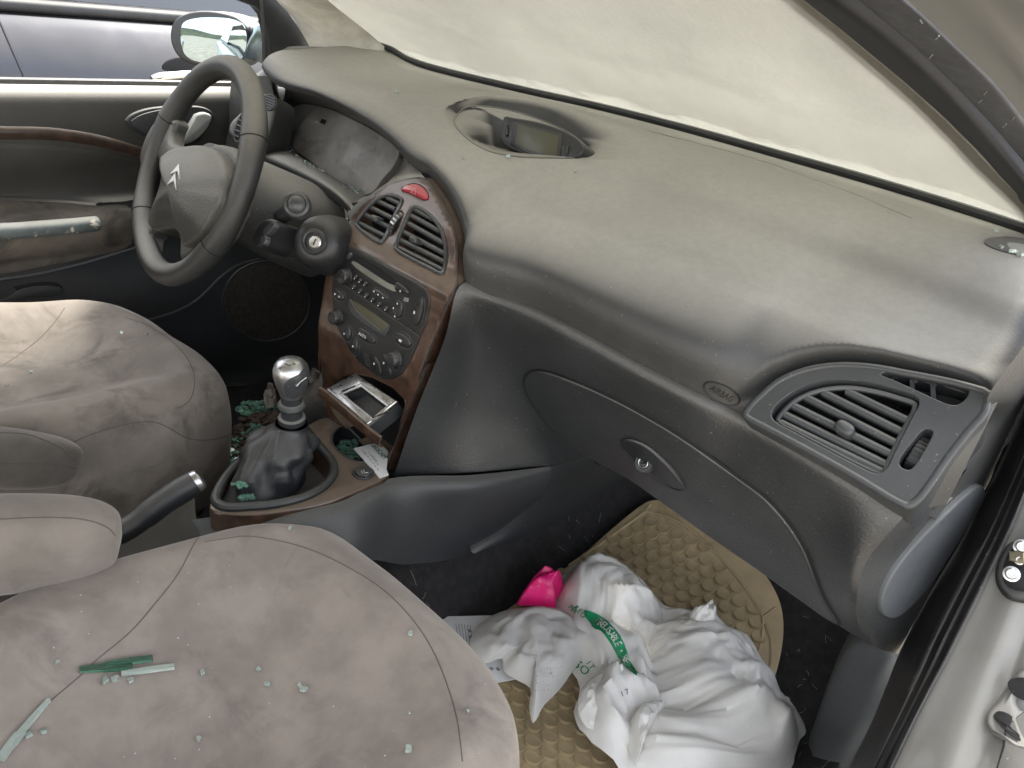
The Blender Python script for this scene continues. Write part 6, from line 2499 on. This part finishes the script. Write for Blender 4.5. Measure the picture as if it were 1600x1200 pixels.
T_seat = bvh(pseat)
CR = [((453, 826), 6, 'small glass crumb on the front rim of the passenger seat'), ((530, 837), 7, 'greenish glass crumb near the front right edge of the passenger seat'),
      ((317, 1052), 8, 'bright oblong glass crumb on the passenger seat, first right of the long splinters'), ((405, 1047), 7, 'pale glass crumb on the passenger seat above the square one'),
      ((417, 1071), 8, 'square glass crumb in the middle of the passenger seat'), ((468, 1072), 7, 'smaller of two touching glass crumbs on the passenger seat'), ((475, 1079), 10, 'larger of two touching glass crumbs on the passenger seat'),
      ((311, 1156), 7, 'lone glass crumb low on the passenger seat near the photo bottom'), ((641, 991), 8, 'round whitish glass crumb near the right edge of the passenger seat'), ((638, 1173), 12, 'largest rectangular glass crumb at the lower right of the passenger seat'),
      ((731, 1112), 5, 'tiny glass crumb at the right seam of the passenger seat'), ((640, 1115), 4, 'sliver of glass above the rectangular crumb on the passenger seat'),
      ((90, 1035), 5, 'tiny glass crumb on the left bolster of the passenger seat'), ((46, 1150), 9, 'glass crumb beside the splinter at the lower left of the passenger seat'), ((69, 1145), 8, 'glass crumb right of the splinter end on the passenger seat'),
      ((165, 1065), 11, 'cubic glass crumb under the thick dark splinters, left'), ((180, 1062), 10, 'cubic glass crumb under the thick dark splinters, right'), ((205, 1064), 8, 'faint glass crumb below the long bright splinter')]
for i, ((u, v), s, lab) in enumerate(CR):
    p, n_ = cast(T_seat, u, v)
    if p is None:
        continue
    d = (p - Vector(POS)).length
    o = mk('glass_crumb', crumb(p + Z * .0005, s / FPX * d * .58, 100 + i), M['shard'], smooth=False)
    tag(o, lab, 'glass crumb', 'crumbs of broken window glass on the passenger seat')


rg = random.Random(5)
gs = []
while len(gs) < 34:
    u, v = rg.uniform(60, 800), rg.uniform(830, 1200)
    p, n_ = cast(T_seat, u, v)
    if p is not None and n_.z > .5:
        gs.append(crumb(p + Z * .0003, rg.uniform(.0004, .0009), rg.random()))
gd = mk('glass_dust', join(*gs), M['glitter'], smooth=False)
tag(gd, 'fine glittering specks of glass scattered over the passenger seat', 'broken glass', kind='stuff')


def splinter(px, w, lab, m='shard', wpx=None):
    a, b = [cast(T_seat, u, v)[0] for u, v in px]
    if a is None or b is None:
        return
    d = (b - a)
    side = d.normalized().cross(Z).normalized()
    L = [a + side * w * .3, a - side * w * .3, a.lerp(b, .5) - side * w * .55, b - side * w * .5, b + side * w * .5, a.lerp(b, .5) + side * w * .5]
    o = mk('glass_splinter', prism([p + Z * .001 for p in L], Z * .004), M[m], smooth=False)
    tag(o, lab, 'glass splinter', 'long splinters of broken window glass on the passenger seat')


splinter(((125, 1050), (208, 1044)), .007, 'widest dark green splinter of the bundle on the passenger seat', 'shard_dark')
splinter(((165, 1042), (239, 1032)), .005, 'dark green splinter reaching highest, upper edge of the bundle on the passenger seat', 'shard_dark')
splinter(((190, 1056), (273, 1045)), .004, 'pale green splinter reaching furthest right in the bundle on the passenger seat')
splinter(((78, 1097), (22, 1160)), .004, 'pale green splinter lying along the left seam of the passenger seat')
splinter(((28, 1150), (2, 1190)), .006, 'green splinter cluster piece at the left edge of the photo on the passenger seat')
splinter(((40, 1146), (10, 1180)), .004, 'second green splinter at the left edge of the photo, above the lowest one')


def heap(px, n_, s0_, s1_, tree, name, m, parent=None, z=None, seed=1, lift=.001):
    rg = random.Random(seed)
    us = [p[0] for p in px]
    vs_ = [p[1] for p in px]
    P = [Vector((u, v, 0)) for u, v in px]
    gs = []
    k = 0
    tries = 0
    while k < n_ and tries < n_ * 30:
        tries += 1
        u, v = rg.uniform(min(us), max(us)), rg.uniform(min(vs_), max(vs_))
        if not inside(Vector((u, v, 0)), P):
            continue
        p = cast(tree, u, v)[0] if tree else at(u, v, 'z', z)
        if p is None:
            continue
        gs.append(crumb(p + Z * (lift + rg.uniform(0, .004)), rg.uniform(s0_, s1_), rg.random()))
        k += 1
    return mk(name, join(*gs), M[m], parent, smooth=False)


hp_ = heap(pz('Z6', (930, 650), (975, 625), (1045, 660), (1055, 720), (1090, 790), (1060, 812), (985, 780), (935, 730)), 110, .0022, .0048, None, 'glass_heap', 'shard_green', z=.268, seed=4)
tag(hp_, 'heap of green broken glass in the console cup holder', 'broken glass', kind='stuff')
T_gw = bvh(gaiter, console, COL.objects['boot_well'])
hp_ = heap(pz('Z6', (185, 1000), (200, 975), (280, 975), (290, 1000), (230, 1015)), 16, .002, .0042, T_gw, 'glass_heap', 'shard_green', seed=6, lift=.004)
tag(hp_, 'little pile of green glass at the left foot of the gear gaiter', 'broken glass', kind='stuff')
hp_ = heap(pz('Z6', (245, 1095), (280, 1075), (330, 1070), (325, 1095), (270, 1108)), 14, .002, .0048, T_gw, 'glass_heap', 'shard_green', seed=8, lift=.005)
tag(hp_, 'whitish pile of glass in the rear corner of the gear gaiter frame', 'broken glass', kind='stuff')
T_led = bvh(ledge_o, COL.objects['cluster_back'])
for k, (px, n_, lab) in enumerate((([(444, 232), (452, 230), (458, 240), (448, 242)], 12, 'glass bits at the left end of the instrument ledge'), ([(460, 246), (480, 254), (494, 264), (490, 268), (470, 258)], 12, 'trail of glass bits along the instrument ledge'),
                                   ([(496, 266), (508, 266), (512, 272), (500, 273)], 8, 'green glass bits in the middle of the instrument ledge'), ([(525, 280), (545, 290), (566, 302), (560, 306), (538, 296)], 22, 'glass bits at the right end of the instrument ledge'))):
    try:
        hp_ = heap(px, n_, .0015, .0035, T_led, 'glass_heap', 'shard', seed=20 + k)
        tag(hp_, lab, 'broken glass', kind='stuff')
    except Exception:
        pass
T_pad = bvh(pad)
for i, ((u, v), s, lab) in enumerate((((620, 146), 7, 'pale glass crumb on the dash top above the instruments'), ((794, 247), 9, 'glass crumb on the dash just below the central display'), ((811, 233), 8, 'glass crumb at the lower left corner of the display screen'),
                                      ((772, 217), 5, 'small glass crumb left of the display unit'), ((898, 270), 4, 'white speck of glass on the dash right of the display'), ((1073, 479), 5, 'white speck of glass on the middle of the passenger dash'),
                                      ((724, 249), 4, 'tiny glass crumb on the dash left of the display hollow'), ((1556, 362), 6, 'glass bit near the windscreen corner by the tweeter cover'), ((1563, 388), 8, 'glass bit on the left of the tweeter cover'),
                                      ((1582, 396), 10, 'glass bit on the lower rim of the tweeter cover'), ((1594, 401), 9, 'glass bit at the right of the tweeter cover'))):
    p, n_ = cast(T_pad, u, v)
    if p:
        d = (p - Vector(POS)).length
        o = mk('glass_crumb', crumb(p + Z * .0005, s / FPX * d * .55, 300 + i), M['shard'], smooth=False)
        tag(o, lab, 'glass crumb', 'crumbs of broken window glass on the dash')
T_ds = bvh(dseat)
for i, ((u, v), s, lab) in enumerate((((190, 520), 5, 'tiny green glass crumb on the middle of the driver seat'), ((229, 523), 5, 'tiny white glass crumb near the front seam of the driver seat'), ((49, 582), 5, 'tiny green glass crumb by the left seam of the driver seat'), ((10, 603), 5, 'tiny pale glass crumb at the left edge of the driver seat'))):
    p, n_ = cast(T_ds, u, v)
    if p:
        o = mk('glass_crumb', crumb(p + Z * .0005, .0028, 400 + i), M['shard'], smooth=False)
        tag(o, lab, 'glass crumb', 'crumbs of broken window glass on the driver seat')

# driver's footwell: glass, leaf litter and a rag of paper
T_fl = bvh(floor)
hp_ = heap([(368, 640), (385, 630), (410, 628), (440, 640), (430, 655), (380, 650)], 90, .004, .008, None, 'glass_heap', 'shard_green', z=.05, seed=31)
tag(hp_, 'drift of green glass on the driver footwell beside the gear lever', 'broken glass', kind='stuff')
hp_ = heap([(345, 740), (365, 690), (400, 660), (430, 680), (400, 720), (370, 760)], 130, .003, .007, None, 'glass_heap', 'shard_green', z=.10, seed=32)
tag(hp_, 'scattered green glass between the driver seat and the gear gaiter', 'broken glass', kind='stuff')
hp_ = heap([(325, 790), (345, 720), (372, 660), (440, 640), (450, 690), (400, 720), (365, 770)], 420, .003, .010, None, 'leaf_litter', 'pedal_dirt', z=.095, seed=33)
tag(hp_, 'brown leaf litter and dirt between the driver seat and the console', 'leaf litter', kind='stuff')


def rag(px, z, hgt, m, name, lab, seed):
    L = cr([at(u, v, 'z', z) for u, v in px], 3, True)
    c = centroid(L)
    rows = []
    for k in range(9):
        s = 1 - k / 8
        rows.append([c + (p - c) * s + Z * (hgt * (1 - s * s) + .016 * noise.noise(Vector((p.x * 40 * s + seed, p.y * 40 * s, k * .9)))) for p in L])
    o = mk(name, grid(rows, True), M[m], angle=30)
    tag(o, lab, 'paper')
    return o


M['rag'] = mat('dirty paper', (.36, .32, .28), .9, var=.3, vscale=40)
rag([(413, 612), (420, 606), (428, 608), (432, 620), (430, 636), (424, 640), (416, 636)], .08, .025, 'rag', 'crumpled_paper', 'dirty crumpled paper just left of the gear knob', 3)
rag([(484, 584), (497, 577), (498, 594), (486, 597)], .20, .012, 'rag', 'crumpled_paper', 'crumpled paper between the gear knob and the centre console', 5)
rag([(390, 700), (410, 680), (430, 690), (420, 710), (400, 718)], .12, .03, 'rag', 'crumpled_paper', 'crumpled paper at the foot of the gear gaiter', 8)
# hairs and lint on the carpet
rg = random.Random(77)
gs = []
for _ in range(50):
    if rg.random() < .5:
        u, v = rg.uniform(600, 960), rg.uniform(800, 950)
    else:
        u, v = rg.uniform(1215, 1320), rg.uniform(960, 1200)
    p, n_ = cast(T_fl, u, v)
    if p is None:
        continue
    a = rg.uniform(0, 6.28)
    d = Vector((math.cos(a), math.sin(a), 0)) * rg.uniform(.004, .014)
    pts = []
    for k in range(5):
        q = p + d * (k / 4 - .5) + Vector((rg.uniform(-.001, .001), rg.uniform(-.001, .001), .002))
        h_, n2, _, _ = T_fl.ray_cast(q + Z * .05, -Z, .2)
        pts.append((h_ + Z * .001) if h_ else q)
    gs.append(tube(pts, .00022, 3))
lint = mk('carpet_lint', join(*gs), M['rag'])
tag(lint, 'pale hairs and lint caught in the dark passenger carpet', 'lint', kind='stuff')
